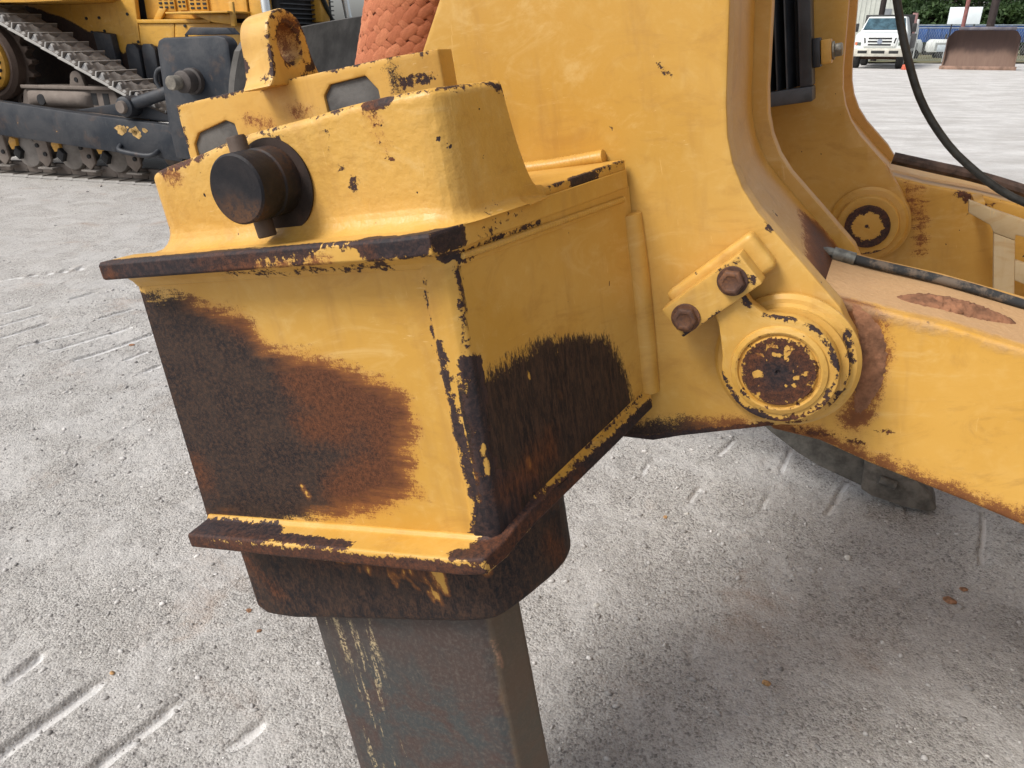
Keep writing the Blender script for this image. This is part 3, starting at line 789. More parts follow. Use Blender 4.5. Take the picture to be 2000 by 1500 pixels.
# the cover plate follows the plates' front edge, a little inside it
cov = [(.402, -.25), (.375, -.185), (.325, -.116), (.273, -.045), (.253, -.010), (.242, .026), (.237, .062), (.238, .107), (.249, .233), (.306, .95)]
cov = smooth_path([(a, 0, b) for a, b in cov], 60)
rings = []
for i, p in enumerate(cov):
    d = (Vector(cov[min(i + 1, 59)]) - Vector(cov[max(i - 1, 0)])).normalized(); o_ = Vector((-d.z, 0, d.x)) * .012
    p = Vector(p); rings.append([p + Vector((0, .446, 0)), p + Vector((0, .779, 0)), p + Vector((0, .779, 0)) + o_, p + Vector((0, .446, 0)) + o_])
S = [('rusty', (.242, .49, .15), (.26, .5, .5), .05), ('scrub', (.241, .475, .17), (.25, .48, .30), .022), ('chip', (.235, .45, .12), (.235, .52, .13), .003), ('rusty', (.24, .46, .12), (.24, .55, .13), .02), ('scrub', (.38, .50, -.20), (.35, .72, -.15), .05), ('scrub', (.39, .5, -.2), (.39, .72, -.2), .06), ('rusty', (.39, .5, -.2), (.36, .72, -.16), .10)]
for k in range(9): S.append(('chip', (.30, x := random.uniform(.55, .66), z := random.uniform(-.09, -.06)), (.30, x + .002, z), .0025))
build('cover_plate', MB().loft(rings), M_paint, ripper, 0, 2, .02, S, smooth=50)
# far arm, on the other side of the tractor's centre line
DX, DY = .092, .90
farS = [('chip', (.32 + DX, 1.3, .0), (.33 + DX, 1.3, -.02), .001), ('dust', (.45, 1.3, -.13), (.5, 1.3, -.2), .006)]
def slim(a):
    return [(x + DX if x < .295 or z > -.15 else cb[0] + DX + (x - cb[0]) * .85 - .004, z if x < .295 or z > -.15 else cb[1] + (z - cb[1]) * .85 + .012) for x, z in a]
far_arm = slim(arm)
mb = MB(); mb.prism(far_arm, 1.30, 1.34)
fp1 = build('side_plate', mb, M_paint, ripper, .0025, 2, .05, farS)
mb = MB(); mb.prism(far_arm, 1.66, 1.70)
build('side_plate', mb, M_paint, ripper, .0025, 2, 0, [])
rings = [[(p[0] + DX, p[1] + 0, p[2]) for p in r_] for r_ in [[(q[0], {0: 1.341, 1: 1.659, 2: 1.659, 3: 1.341}[k], q[2]) for k, q in enumerate(r2)] for r2 in rings]]
S = []
for k in range(8): S.append(('chip', (.345, x := random.uniform(1.38, 1.5), z := random.uniform(.0, .03)), (.345, x + .002, z), .003))
build('cover_plate', MB().loft(rings), M_paint, ripper, 0, 2, .03, S, smooth=50)
# cross beam between the arms
mb = MB(); mb.box(-.22, .10, .821, 1.299, -.30, .10)
build('cross_beam', mb, M_paint, ripper, .006, 2, .06, [])

# ---- weld beads
def bead(path, r, name, parent, ripple=.008, amp=.16):
    P = smooth_path(path, max(8, int(sum((Vector(path[i + 1]) - Vector(path[i])).length for i in range(len(path) - 1)) / .0022)))
    rr = [r * (1 + amp * math.sin(i * .0022 / ripple * 6.28) + random.uniform(-.012, .012) * (amp > 0)) for i in range(len(P))]
    rr[0] *= .6; rr[-1] *= .6
    return build(name, MB().tube(P, rr, 10), M_paint, parent, strokes=[], smooth=60)
bead([(-.08, .392, .052), (.0, .392, .052), (.085, .392, .056)], .0115, 'weld_bead', ripper, .0055, .035)
b2 = bead([(.110, .398, -.03), (.113, .399, -.12), (.113, .399, -.22), (.111, .398, -.325)], .021, 'weld_bead', ripper, .05, .0)
bead([(.036, .01, .0015), (.048, .06, .0), (.08, .205, -.002), (.112, .375, -.006)], .0042, 'weld_bead', pocket, .006)

# ---- pivot bosses, keeper plate and lock bar
cx, cz = .330, -.268
S = [('chip', (cx + .085, .38, cz + .05), (cx + .092, .375, cz - .01), (cx + .06, .375, cz - .07), .006), ('chip', (cx + .02, .375, cz - .095), (cx - .05, .375, cz - .08), .005), ('chip', (cx + .07, .375, cz - .085), (cx, .38, cz - .1), .005), ('rusty', (cx, .38, cz - .1), (cx + .05, .38, cz - .1), .02)]
boss = build('pivot_boss', MB().lathe([(.090, .0), (.101, .0), (.104, -.004), (.104, -.010), (.098, -.016), (.092, -.017), (.088, -.022), (.088, -.030), (.0, -.030)], (cx, .3995, cz), (0, 1, 0), 64), M_paint, ripper, 0, 2, .012, S)
# keeper plate: a round plate with a tongue under the lock bar
kc = (cx - .004, cz + .002)
kp = []
for k in range(0, 31):
    a = rad(165 + k * 9.0)
    kp.append((kc[0] + .0815 * math.cos(a), kc[1] + .0815 * math.sin(a)))
kp += [(cx - .018, cz + .086), (cx - .038, cz + .104), (cx - .052, cz + .128), (cx - .094, cz + .104), (cx - .085, cz + .072), (cx - .0835, cz + .048)]
S = [('chip', (kc[0] - .082, .345, kc[1] - .005), (kc[0] - .055, .345, kc[1] - .06), (kc[0], .345, kc[1] - .082), (kc[0] + .055, .345, kc[1] - .058), .0045), ('chip', (kc[0] + .058, .345, kc[1] + .056), (kc[0] + .082, .345, kc[1]), (kc[0] + .058, .345, kc[1] - .056), .0032), ('chip', (cx - .02, .345, cz + .086), (cx + .03, .345, cz + .08), (cx + .058, .345, cz + .055), .004), ('chip', (cx - .05, .345, cz + .125), (cx - .04, .345, cz + .105), .004), ('rusty', (cx, .345, cz - .08), (cx + .04, .345, cz - .07), .014)]
kpl = build('keeper_plate', MB().prism(kp, .345, .3690), M_paint, boss, .003, 2, .009, S)
S = [('chip', (kc[0], .339, kc[1]), (kc[0] + .001, .339, kc[1]), .050), ('scrub', (kc[0] + .006, .339, kc[1]), (kc[0] + .008, .339, kc[1]), .02), *[('paint', (kc[0] + (q := random.uniform(.022, .044)) * math.cos(a := random.uniform(0, 6.28)), .339, kc[1] + q * math.sin(a)), (kc[0] + q * math.cos(a + .1), .339, kc[1] + q * math.sin(a + .1)), random.uniform(.0005, .0045)) for k_ in range(26)], ('rusty', *[(kc[0] + .042 * math.cos(a), .339, kc[1] + .042 * math.sin(a)) for a in [k * .5 for k in range(13)]], .016), ('rusty', (kc[0] - .045, .333, kc[1] - .015), (kc[0] - .04, .333, kc[1] - .03), .012), ('chip', *[(kc[0] + .050 * math.cos(a), .333, kc[1] + .050 * math.sin(a)) for a in [k * .5 for k in range(13)]], .0075), ('scrub', *[(kc[0] + .042 * math.cos(a), .333, kc[1] + .042 * math.sin(a)) for a in [k * .5 for k in range(13)]], .007), ('rusty', *[(kc[0] + .049 * math.cos(a), .333, kc[1] + .049 * math.sin(a)) for a in [k * .5 for k in range(13)]], .006)]
build('pin_cap', MB().lathe([(.068, -.3449 + .333), (.0665, -.016), (.060, -.0185), (.0575, -.0175), (.056, -.0135), (.054, -.0135), (.0525, -.017), (.051, -.0185), (.004, -.0185), (.0035, -.016), (.0, -.016)], (kc[0], .3575, kc[1]), (0, 1, 0), 56), worn_paint('scabby_paint', .5, specks=.66), boss, 0, 2, .006, S)
# lock bar with two bolts on a welded pad
ax_ = Vector((.835, 0, .55)).normalized(); up_ = Vector((-.55, 0, .835)).normalized(); dy_ = Vector((0, 1, 0))
lc = Vector((.238, .352, -.150))
S = [('chip', lc + ax_ * .065 - dy_ * .02 + up_ * .022, lc + ax_ * .03 - dy_ * .02 + up_ * .024, .0035), ('chip', lc - ax_ * .07 - up_ * .024 - dy_ * .018, lc - ax_ * .05 - up_ * .026 - dy_ * .018, .004), ('chip', lc + ax_ * .065 - up_ * .012 - dy_ * .018, lc + ax_ * .055 - up_ * .024 - dy_ * .018, .004), ('chip', lc - ax_ * .0 - up_ * .026 - dy_ * .018, lc - ax_ * .06 - up_ * .026 - dy_ * .018, .0014)]
lock = build('lock_bar', MB().obox(lc, ax_ * .070, dy_ * .0175, up_ * .026), M_paint, ripper, .002, 2, .010, S)
pd = build('weld_pad', MB().obox(lc + dy_ * .0325 + ax_ * .012 + up_ * .008, ax_ * .078, dy_ * .0148, up_ * .031), M_paint, lock, .008, 3, .02, [])
for s_, c_ in ((.040, .001), (-.047, -.004)):
    p = lc + ax_ * s_ + up_ * c_ - dy_ * .0175
    hexr = [[p + (ax_ * math.cos(k * math.pi / 3 + .3) + up_ * math.sin(k * math.pi / 3 + .3)) * r_ - dy_ * h for k in range(6)] for r_, h in ((.0188, .0), (.0188, .012), (.0162, .0145), (.0115, .0148), (.0105, .0135))]
    build('bolt', MB().loft(hexr).lathe([(.0215, 0), (.0215, .003), (.018, .0032)], p, (0, -1, 0), 30), M_bolt, lock, .0006, 1)
# far boss on the inner face of the far arm
fc = (.408, -.254)
S = [('chip', (fc[0] + .05, 1.27, fc[1] - .06), (fc[0] - .03, 1.27, fc[1] - .07), .004)]
fboss = build('pivot_boss', MB().lathe([(.080, 0), (.086, 0), (.088, -.006), (.082, -.012), (.070, -.014), (.068, -.030), (.066, -.032), (.0, -.032)], (fc[0], 1.2995, fc[1]), (0, 1, 0), 56), M_paint, ripper, 0, 2, .02, S)
S = [('chip', *[(fc[0] + .044 * math.cos(a), 1.257, fc[1] + .044 * math.sin(a)) for a in [k * .5 for k in range(13)]], .010), ('rusty', *[(fc[0] + .047 * math.cos(a), 1.257, fc[1] + .047 * math.sin(a)) for a in [k * .5 for k in range(13)]], .005), ('chip', (fc[0], 1.257, fc[1]), (fc[0] + .001, 1.257, fc[1]), .003)]
build('pin_cap', MB().lathe([(.050, 0), (.050, -.008), (.047, -.010), (.0, -.010)], (fc[0], 1.2670, fc[1]), (0, 1, 0), 44), M_paint, fboss, 0, 2, .008, S)

# far shank pocket: the same welded box on the other side of the tractor
for o in (pocket,):
    c = copy_obj(o, ripper, (.05, 1.71, -.02)); c.name = 'shank_pocket'
    for ch in [q for q in bpy.data.objects if q.parent == o and q.name.split('.')[0] in ('lower_casting', 'lower_flange')]:
        copy_obj(ch, c)

# ---- shank pin with its cross rod
pinE = empty('shank_pin', RM @ Matrix.Translation((-.19, -.06, .105)), 'thick dark steel pin sticking out of the top of the shank pocket', 'pin')
def local(mb, off):
    mb.v = [(x - off[0], y - off[1], z - off[2]) for x, y, z in mb.v]; return mb
PO = (-.19, -.06, .105)
mb = MB().lathe([(.0, .0), (.0385, .0), (.0410, .0025), (.0415, .032), (.0400, .034), (.0400, .040), (.0420, .042), (.042, .110)], (-.212, -.052, .110), (0, 1, 0), 56)
build('pin_body', local(mb, PO), M_pin, pinE, smooth=40)
mb = MB().lathe([(0, 0), (.0105, 0), (.0118, .0015), (.0118, .121), (.0105, .123), (0, .123)], (-.226, -.006, .046), Vector((-.075, 0, 1)), 28)
build('retaining_rod', local(mb, PO), steel_mat('rod_steel', (.07, .05, .04), (.12, .085, .065), (.15, .09, .05), .4, .6), pinE, smooth=40)

# ---- shank (bare steel leg)
def shank_rings(zs, dx=0., dy=0., x0=-.416, x1=-.080, x2=-.040, y0=.062, y1=.142):
    R_ = []
    for z, sx in zs:
        R_.append([(x0 + dx + sx, y0 + dy, z), (x1 + dx + sx - .02, y0 + dy, z), (x1 + dx + sx, y0 + dy + .002, z), (x1 + dx + sx + .014, y0 + dy + .010, z), (x2 + dx + sx - .006, y1 + dy - .012, z), (x2 + dx + sx - .012, y1 + dy, z), (x0 + dx + sx + .0, y1 + dy, z)])
    return R_
def shank_material():
    t = NT('shank_steel'); co = t.coord()
    n1 = t.noise(co, 9, 6, .65, .5); n2 = t.noise(co, 130, 5, .75); n3 = t.noise(t.scaled(co, (60, 60, 7)), 1, 5, .7)
    c = t.mix(t.step(n1, .40, .58), (.040, .045, .046), (.058, .034, .029))
    sp0 = t.n('ShaderNodeSeparateXYZ', {0: co}); c = t.mix(t.mul(t.step(t.add(sp0.outputs[2], t.cen(n1, .25)), -.80, -.66), .55), c, (.052, .036, .031))
    c = t.mix(t.mul(t.step(n2, .46, .66), .6), c, (.11, .092, .078))
    n4 = t.noise(t.scaled(co, (90, 90, 3)), 1, 4, .7); c = t.mix(t.mul(t.step(n4, .55, .75), .16), c, (.12, .108, .092))
    drip = t.mul(t.step(n3, .54, .62), t.step(n2, .46, .54))
    sep = t.n('ShaderNodeSeparateXYZ', {0: co})
    m = t.mul(t.step(sep.outputs[0], -.405, -.39), t.step(sep.outputs[0], -.285, -.30))
    c = t.mix(t.mul(drip, t.mul(m, .95)), c, (.42, .33, .19))
    ed = t.mul(t.step(t.add(sep.outputs[0], t.cen(n1, .03)), -.076, -.068), .45)
    c = t.mix(ed, c, t.mix(n1, (.11, .09, .05), (.22, .13, .07)))
    rp = t.step(t.add(t.attr('rusty'), t.cen(n1, 3.0), t.cen(n2, 1.5)), -.2, .5)
    c = t.mix(rp, c, t.mix(n2, (.26, .13, .075), (.40, .23, .15)))
    return t.bsdf(c, t.math('MULTIPLY_ADD', n2, .3, .34), 0, t.bump(t.add(n2, n1), .001, .7))
M_shank = shank_material()
zs = [(-.40, 0), (-.60, 0), (-.80, 0), (-1.0, .0), (-1.10, .01), (-1.17, .035), (-1.235, .075)]
S = [('rusty', (-.071, .075, -.61), (-.068, .08, -.66), .008), ('rusty', (-.30, .062, -.575), (-.28, .062, -.578), .006)]
sh = build('ripper_shank', MB().loft(shank_rings(zs)), M_shank, None, .004, 2, .02, S, matrix=RM)
tag(sh, 'dark bare steel ripper shank hanging below the yellow pocket in front', 'ripper shank')
# far shank seen below the lower link, with its tip on the ground
far = empty('ripper_shank', RM @ Matrix.Translation((0, 1.9, -1.2)), 'grey curved ripper shank with a tip, behind and below the lower link', 'ripper shank')
FO = (0, 1.9, -1.2)
curve = [(-.10, -.40), (-.10, -.95), (-.02, -1.00), (.074, -1.095), (.16, -1.170), (.228, -1.217), (.378, -1.292), (.40, -1.24), (.40, -1.13), (.30, -1.05), (.20, -.85), (.20, -.40)]
M_fsh = flat_mat('dull_grey_steel', (.125, .120, .108), .75, .25, 25, bump=.0006)
build('shank_body', local(MB().prism(curve, 1.86, 1.94), FO), M_fsh, far, .006, 2)
tipc = [(.372, -1.232), (.366, -1.292), (.40, -1.316), (.50, -1.350), (.578, -1.362), (.600, -1.352), (.585, -1.30), (.50, -1.20), (.42, -1.15), (.38, -1.15)]
tp = build('shank_tip', local(MB().prism(tipc, 1.845, 1.955), FO), flat_mat('tip_steel', (.145, .132, .115), .75, .25, 25, bump=.0006), far, .008, 2)
build('tip_pin', local(MB().tube([(.425, 1.835, -1.242), (.475, 1.835, -1.262)], .016, 12), FO), M_fsh, tp)
None and build('side_lug', local(MB().lathe([(.0, 0), (.02, 0), (.024, .006), (.024, .02)], (.335, 1.84, -1.215), (0, 1, 0), 20), FO), M_bolt, far)

# ================================================================== LOWER LINKS, HOSES, GRILLE, SLING
link_c = [(.22, -.30), (.232, -.225), (.275, -.192), (.32, -.180), (.37, -.184), (.434, -.208), (.543, -.242), (.640, -.279), (.80, -.340), (1.30, -.565), (1.30, -.86), (.660, -.564), (.585, -.530), (.443, -.470), (.368, -.433), (.297, -.416), (.25, -.375)]
def lumps(name, path, r, parent, n=26, seed=1, flat=.5, mat=None, flatax=2):
    """caked dirt: a lumpy strip of merged clods"""
    rng = random.Random(seed); P = smooth_path(path, n); rr = []
    for i in range(n):
        e = math.sin(math.pi * (i + .5) / n) ** .6
        rr.append(r * e * rng.uniform(.55, 1.2))
    mb = MB(); mb.tube([tuple(a + rng.uniform(-.3, .3) * r * .6 for a in p) for p in P], rr, 12)
    for k in range(int(n * 1.6)):
        p = P[rng.randrange(n)]; q = r * rng.uniform(.2, .5)
        c = [p[i] + rng.uniform(-1, 1) * r * .8 for i in range(3)]
        mb.lathe([(0, -q), (q * .7, -q * .7), (q, 0), (q * .7, q * .7), (0, q)], c, (rng.random() - .5, rng.random() - .5, rng.random()), 7)
    c0 = np.mean(np.array(P), 0)
    mb.v = [tuple((v[i] - c0[i]) * (flat if i == flatax else 1) + c0[i] for i in range(3)) for v in mb.v]
    # keep the strip following its own path while flattened
    return build(name, mb, mat or M_dirt, parent, smooth=70)

near_link = empty('lower_link', RM @ Matrix.Translation((.33, .61, -.27)), 'broad yellow lower link dusted with red dirt, running to the right edge', 'link arm', 'lower links')
NO = (.33, .61, -.27)
def shift(strokes, off):
    o = Vector(off); out = []
    for s in strokes:
        out.append(tuple([s[0]] + [tuple(Vector(p) - o) if hasattr(p, '__len__') and len(p) == 3 and not isinstance(p, str) else p for p in s[1:]]))
    return out
S = [('dust', (.3, .46, -.185), (.37, .46, -.19), (.434, .46, -.213), (.64, .46, -.285), (.8, .46, -.348), .004), ('dust', (.32, .52, -.158), (.434, .56, -.197), (.543, .56, -.233), (.8, .56, -.34), .075), ('dust', (.32, .66, -.158), (.434, .67, -.197), (.543, .67, -.233), (.8, .67, -.34), .085),
     ('scrub', (.40, .46, -.20), (.438, .46, -.24), (.446, .46, -.29), (.437, .46, -.34), (.42, .46, -.39), .022), ('rusty', (.40, .46, -.20), (.446, .46, -.29), (.42, .46, -.39), .08),
     ('scrub', (.29, .46, -.415), (.37, .46, -.428), (.443, .46, -.462), (.585, .46, -.522), (.66, .46, -.556), (.9, .46, -.67), .013), ('rusty', (.29, .46, -.41), (.44, .46, -.46), (.66, .46, -.555), .014),
     ('chip', (.43, .46, -.202), (.64, .46, -.274), .0008), ('chip', (.40, .46, -.415), (.47, .46, -.41), .0012), ('chip', (.33, .46, -.415), (.43, .46, -.43), .004), ('scrub', (.455, .46, -.30), (.44, .46, -.34), -.008)]
mb = MB().prism(link_c, .462, .765)
build('link_body', local(mb, NO), worn_paint('dusty_yellow_paint', .10, a=(.64, .36, .075), b=(.58, .31, .05), c=(.68, .42, .13), specks=.76, rough=.5), near_link, .006, 3, .011, shift(S, NO), {'vert': 1})
def dirt_patch(name, cpath, width, height, parent, off, normal, seed):
    """a raised cake of dirt: ridge along cpath, spread along 'width' vectors"""
    rng = random.Random(seed); n = 46; m = 12
    P = [Vector(p) for p in smooth_path(cpath, n)]; N_ = Vector(normal)
    rings = []
    for i, p in enumerate(P):
        t = (P[min(i + 1, n - 1)] - P[max(i - 1, 0)]).normalized(); b = t.cross(N_).normalized()
        e = math.sin(math.pi * (i + .2) / (n - .6)) ** .55
        row = []
        for j in range(m + 1):
            s = 2 * j / m - 1
            h = max(0, 1 - s * s) ** .6 * e * height * rng.uniform(.55, 1.1)
            row.append(p + b * (s * width * e * rng.uniform(.86, 1.12)) + N_ * (h - .0015))
        row += [p + b * (width * .6 * e) - N_ * .006, p - b * (width * .6 * e) - N_ * .006]
        rings.append(row)
    return build(name, local(MB().loft(rings), off), M_dirt, parent, smooth=80)
dirt_patch('dirt_cake', [(.415, .462, -.205), (.438, .462, -.24), (.446, .462, -.29), (.437, .462, -.34), (.422, .462, -.39)], .021, .006, near_link, NO, (0, -1, 0), 3)
dirt_patch('dirt_cake', [(.475, .545, -.2215), (.53, .565, -.238), (.58, .575, -.256), (.64, .585, -.279)], .034, .014, near_link, NO, Vector((.36, 0, .93)).normalized(), 5)

far_link = empty('lower_link', RM @ Matrix.Translation((.42, 1.5, -.25)), 'yellow lower link of the far arm, carrying a pale step bracket', 'link arm', 'lower links')
FLO = (.42, 1.5, -.25)
S = [('chip', (.44, 1.36, -.128), (.525, 1.36, -.172), (.64, 1.36, -.209), (.8, 1.36, -.27), .007), ('rusty', (.44, 1.36, -.12), (.8, 1.36, -.27), .02), ('scrub', (.5, 1.36, -.2), (.515, 1.36, -.27), (.52, 1.36, -.34), .014), ('rusty', (.5, 1.36, -.2), (.52, 1.36, -.34), .06), ('dust', (.45, 1.45, -.13), (.9, 1.45, -.3), .03), ('chip', (.60, 1.36, -.215), (.66, 1.36, -.25), .012), ('rusty', (.60, 1.36, -.22), (.68, 1.36, -.25), .02)]
mb = MB().prism([(x + .092, z + .026) for x, z in link_c], 1.36, 1.64)
build('link_body', local(mb, FLO), M_paint, far_link, .006, 3, .03, shift(S, FLO))
M_step = worn_paint('pale_dusty_paint', .1, a=(.52, .40, .23), b=(.46, .34, .18), c=(.56, .46, .30), specks=.78, rough=.6)
st_ = MB()
st_.prism([(.612, -.205), (.655, -.228), (.80, -.298), (.80, -.325), (.703, -.288), (.703, -.300), (.662, -.280), (.654, -.262), (.612, -.232)], 1.225, 1.25)
st_.prism([(.662, -.2805), (.703, -.3005), (.716, -.60), (.676, -.60)], 1.225, 1.25)
for z in (-.345, -.43, -.515):
    st_.prism([(.7045, z), (.80, z - .045), (.80, z - .095), (.7065, z - .045)], 1.226, 1.249)
sb = build('step_bracket', local(st_, FLO), M_step, far_link, .0025, 2, 0, [])
for bxs in ((.625, .645, -.235, -.215), (.685, .705, -.52, -.50)):
    build('bracket_stub', local(MB().box(bxs[0], bxs[1], 1.251, 1.359, bxs[2], bxs[3]), FLO), M_paint, far_link, .002, strokes=[])
build('pipe', local(MB().tube(smooth_path([(.46, 1.39, -.118), (.55, 1.39, -.150), (.66, 1.40, -.192), (.85, 1.40, -.28), (1.25, 1.42, -.47)], 30), .014, 10), FLO), flat_mat('muddy_pipe', (.07, .045, .035), .8, .4, 25), far_link)

# hoses
pth = [(.30, 1.12, 1.05), (.40, 1.12, .55), (.450, 1.12, .33), (.466, 1.12, .221), (.484, 1.12, .123), (.514, 1.12, .021), (.562, 1.12, -.066), (.610, 1.12, -.123), (.657, 1.12, -.168), (.703, 1.12, -.199), (.80, 1.12, -.25), (1.25, 1.10, -.42)]
h1 = build('hydraulic_hose', MB().tube(smooth_path(pth, 70), .0078, 12), M_rub, None, matrix=RM)
tag(h1, 'thick black hose hanging in an arc beside the far arm', 'hose', 'hydraulic hoses')
h2e = empty('hydraulic_hose', RM @ Matrix.Translation((.4, .7, -.18)), 'dirty hose with a steel fitting lying along the near lower link', 'hose', 'hydraulic hoses')
HO = (.4, .7, -.18)
pth = [(.395, .68, -.184), (.434, .68, -.198), (.513, .68, -.223), (.589, .68, -.250), (.66, .68, -.279), (.80, .68, -.332), (1.25, .68, -.535)]
tm = NT('dusty_hose'); nn_ = tm.noise(tm.coord(), 45, 5, .7)
M_dh = tm.bsdf(tm.mix(tm.step(nn_, .45, .62), (.022, .024, .026), (.13, .10, .075)), .8)
build('hose_body', local(MB().tube(smooth_path(pth, 50), .0082, 12), HO), M_dh, h2e)
build('hose_collar', local(MB().tube([(.376, .68, -.177), (.410, .68, -.190)], .0115, 14), HO), M_grey, h2e)
build('elbow', local(MB().tube(smooth_path([(.380, .68, -.178), (.366, .677, -.173), (.356, .668, -.172), (.351, .656, -.177), (.350, .650, -.190)], 16), .0085, 10), HO), M_grey, h2e)

# black guard grille between the arms
GO = (.2, 1.2, .05)
gr = empty('guard_grille', RM @ Matrix.Translation(GO), 'black slatted guard grille between the two yellow arms', 'grille')
mb = MB(); mb.box(.08, .302, 1.17, 1.245, .050, .082)
build('bottom_rail', local(mb, GO), flat_mat('grey_black_rail', (.055, .058, .065), .55, .25, 20), gr, .004)
mb = MB(); mb.box(.276, .302, 1.172, 1.243, .0825, .80)
build('side_rail', local(mb, GO), M_blk, gr, .003)
for k in range(9):
    x = .255 - .021 * k
    build('slat', local(MB().obox((x, 1.205, .441), (.0016, 0, 0), (.006, .028, 0), (0, 0, .358)), GO), M_blk if k % 2 else flat_mat('worn_black_slat', (.05, .055, .065), .45, .3, 9), gr)
mb = MB(); mb.box(.085, .2755, 1.236, 1.242, .083, .80)
build('back_panel', local(mb, GO), flat_mat('dark_radiator', (.012, .014, .02), .6, .2, 60), gr)
build('clamp', local(MB().box(.3025, .318, 1.185, 1.235, .118, .178), GO), M_blk, gr, .002)
build('spacer', local(MB().box(.3185, .340, 1.188, 1.232, .122, .172), GO), M_paint, gr, .003, strokes=[])
mb = MB().lathe([(0, 0), (.019, 0), (.019, .005), (.0, .005)], (.3405, 1.21, .147), (1, 0, 0), 24)
p = Vector((.3456, 1.21, .147))
mb.loft([[p + Vector((h, r_ * math.cos(k * math.pi / 3), r_ * math.sin(k * math.pi / 3))) for k in range(6)] for r_, h in ((.0155, 0), (.0155, .014), (.012, .0165))])
build('bolt', local(mb, GO), flat_mat('plain_bolt', (.30, .29, .25), .45, .2, 50, metal=.4), gr, .0008, 1)

# orange woven sling standing in the pocket behind the eye
SO = (-.28, .52, .10)
sling = empty('woven_sling', RM @ Matrix.Translation(SO), 'orange woven sling showing between the lifting eye and the side plate', 'sling')
def sling_pt(u, z):
    xc = np.interp(z, [.05, .25, .36, .8], [-.335, -.312, -.262, -.16]); hw = np.interp(z, [.05, .25, .36, .8], [.110, .104, .098, .09])
    return Vector((xc + hw * math.sin(u * 1.3), .535 - .075 * math.cos(u * 1.3), z))
rings = []
for k in range(30):
    z = .06 + .74 * k / 29
    ring = [sling_pt(u, z) for u in np.linspace(-1.2, 1.2, 15)] + [sling_pt(u, z) + Vector((0, .05, 0)) for u in np.linspace(1.2, -1.2, 7)]
    rings.append(ring)
tm = NT('sling_core'); M_sc = tm.bsdf((.30, .085, .045), .95)
build('core', local(MB().loft(rings), SO), M_sc, sling, smooth=60)
tm = NT('orange_webbing'); co = tm.coord(); inf = tm.n('ShaderNodeObjectInfo').outputs['Random']
fib = tm.noise(tm.scaled(co, (2.2, 26, 8)), 1, 3, .7)
cc = tm.mix(inf, (.44, .140, .060), (.58, .215, .10)); cc = tm.mix(tm.mul(tm.step(fib, .40, .66), .6), cc, (.32, .08, .034))
M_web = tm.bsdf(cc, .85, 0, tm.bump(fib, .0012, 1.0))
pm = MB(); rows = []
for i in range(7):
    s = i / 6 * 2 - 1
    zc = .34 * (1 - s * s) - .10; wv = .47 * (1 - .18 * s * s)
    rows.append([(s, wv * math.cos(a), zc + .16 * math.sin(a)) for a in [2 * math.pi * k / 8 for k in range(8)]])
pm.loft(rows)
pad = build('strand', pm, M_web, sling, smooth=70)
pads = []
CW = .0125
for j in range(-4, 34):
    for i in range(-12, 13):
        z = .20 + j * CW * 1.02; u = i * CW / .100 * .80
        if abs(u) > 1.22 or z < .20 or z > .52: continue
        if (i + j) % 2: continue
        pads.append((u, z, 1 if (j // 1) % 2 else -1))
for q, (u, z, o_) in enumerate(pads):
    p = sling_pt(u, z); du = (sling_pt(u + .02, z) - p).normalized(); dz = (sling_pt(u, z + .004) - p).normalized(); n_ = du.cross(dz); n_.normalize()
    if n_.y > 0: n_ = -n_
    a = rad(38) * o_ + random.uniform(-.22, .22)
    X_ = du * math.cos(a) + dz * math.sin(a); Y_ = n_.cross(X_)
    m4 = Matrix((X_ * CW * random.uniform(1.15, 1.45), Y_ * CW * 1.25, n_ * CW * random.uniform(.45, .7))).transposed().to_4x4(); m4.translation = p + n_ * .001 - Vector(SO)
    o = pad if q == 0 else copy_obj(pad, sling)
    o.matrix_parent_inverse = Matrix(); o.matrix_basis = m4

# ================================================================== BULLDOZERS
DM = frame_matrix((-4.071, 8.509, 0), -18)
M_dy = worn_paint('dozer_yellow', .05, a=(.60, .33, .055), b=(.54, .28, .04), c=(.64, .38, .09), specks=.80)
M_dk = NT('dark_scraped_steel'); _t = M_dk; _c = _t.coord()
_n1 = _t.noise(_c, 2.2, 6, .65, .6); _n2 = _t.noise(_c, 30, 5, .7); _n3 = _t.noise(_c, 5.5, 4, .65, .4)
_n4 = _t.noise(_t.scaled(_c, (3, 3, 1.2)), 4, 6, .75, .8)
_col = _t.mix(_t.step(_n1, .35, .65), (.016, .021, .030), (.048, .050, .056))
_col = _t.mix(_t.mul(_t.step(_n4, .55, .75), .28), _col, (.13, .125, .12))
_col = _t.mix(_t.mul(_t.step(_n3, .56, .72), .28), _col, (.14, .085, .055))
_col = _t.mix(_t.mul(_t.step(_t.add(_n3, _t.cen(_n2, .25)), .72, .745), .9), _col, (.42, .26, .08))
M_dk = _t.bsdf(_col, .5, 0, _t.bump(_n2, .003, .5), spec=.3)
M_track = steel_mat('dusty_track_steel', (.13, .115, .102), (.28, .255, .235), (.17, .12, .085), .3, .75, .12, pale=(.55, .53, .51))
M_polish = flat_mat('polished_edge', (.40, .385, .365), .5, .15, 9)
M_mud = steel_mat('muddy_steel', (.13, .105, .09), (.24, .205, .18), (.22, .14, .07), .35, .9, .1)
M_deep = flat_mat('black_and_deep_shade', (.018, .018, .02), .8, .3, 6)  # black parts; also paints in deep shade behind the track and in holes
M_edge = flat_mat('blade_grey', (.105, .098, .090), .75, .25, 3.0, bump=.006)
M_rust_y = worn_paint('scraped_yellow', .1, specks=.58)

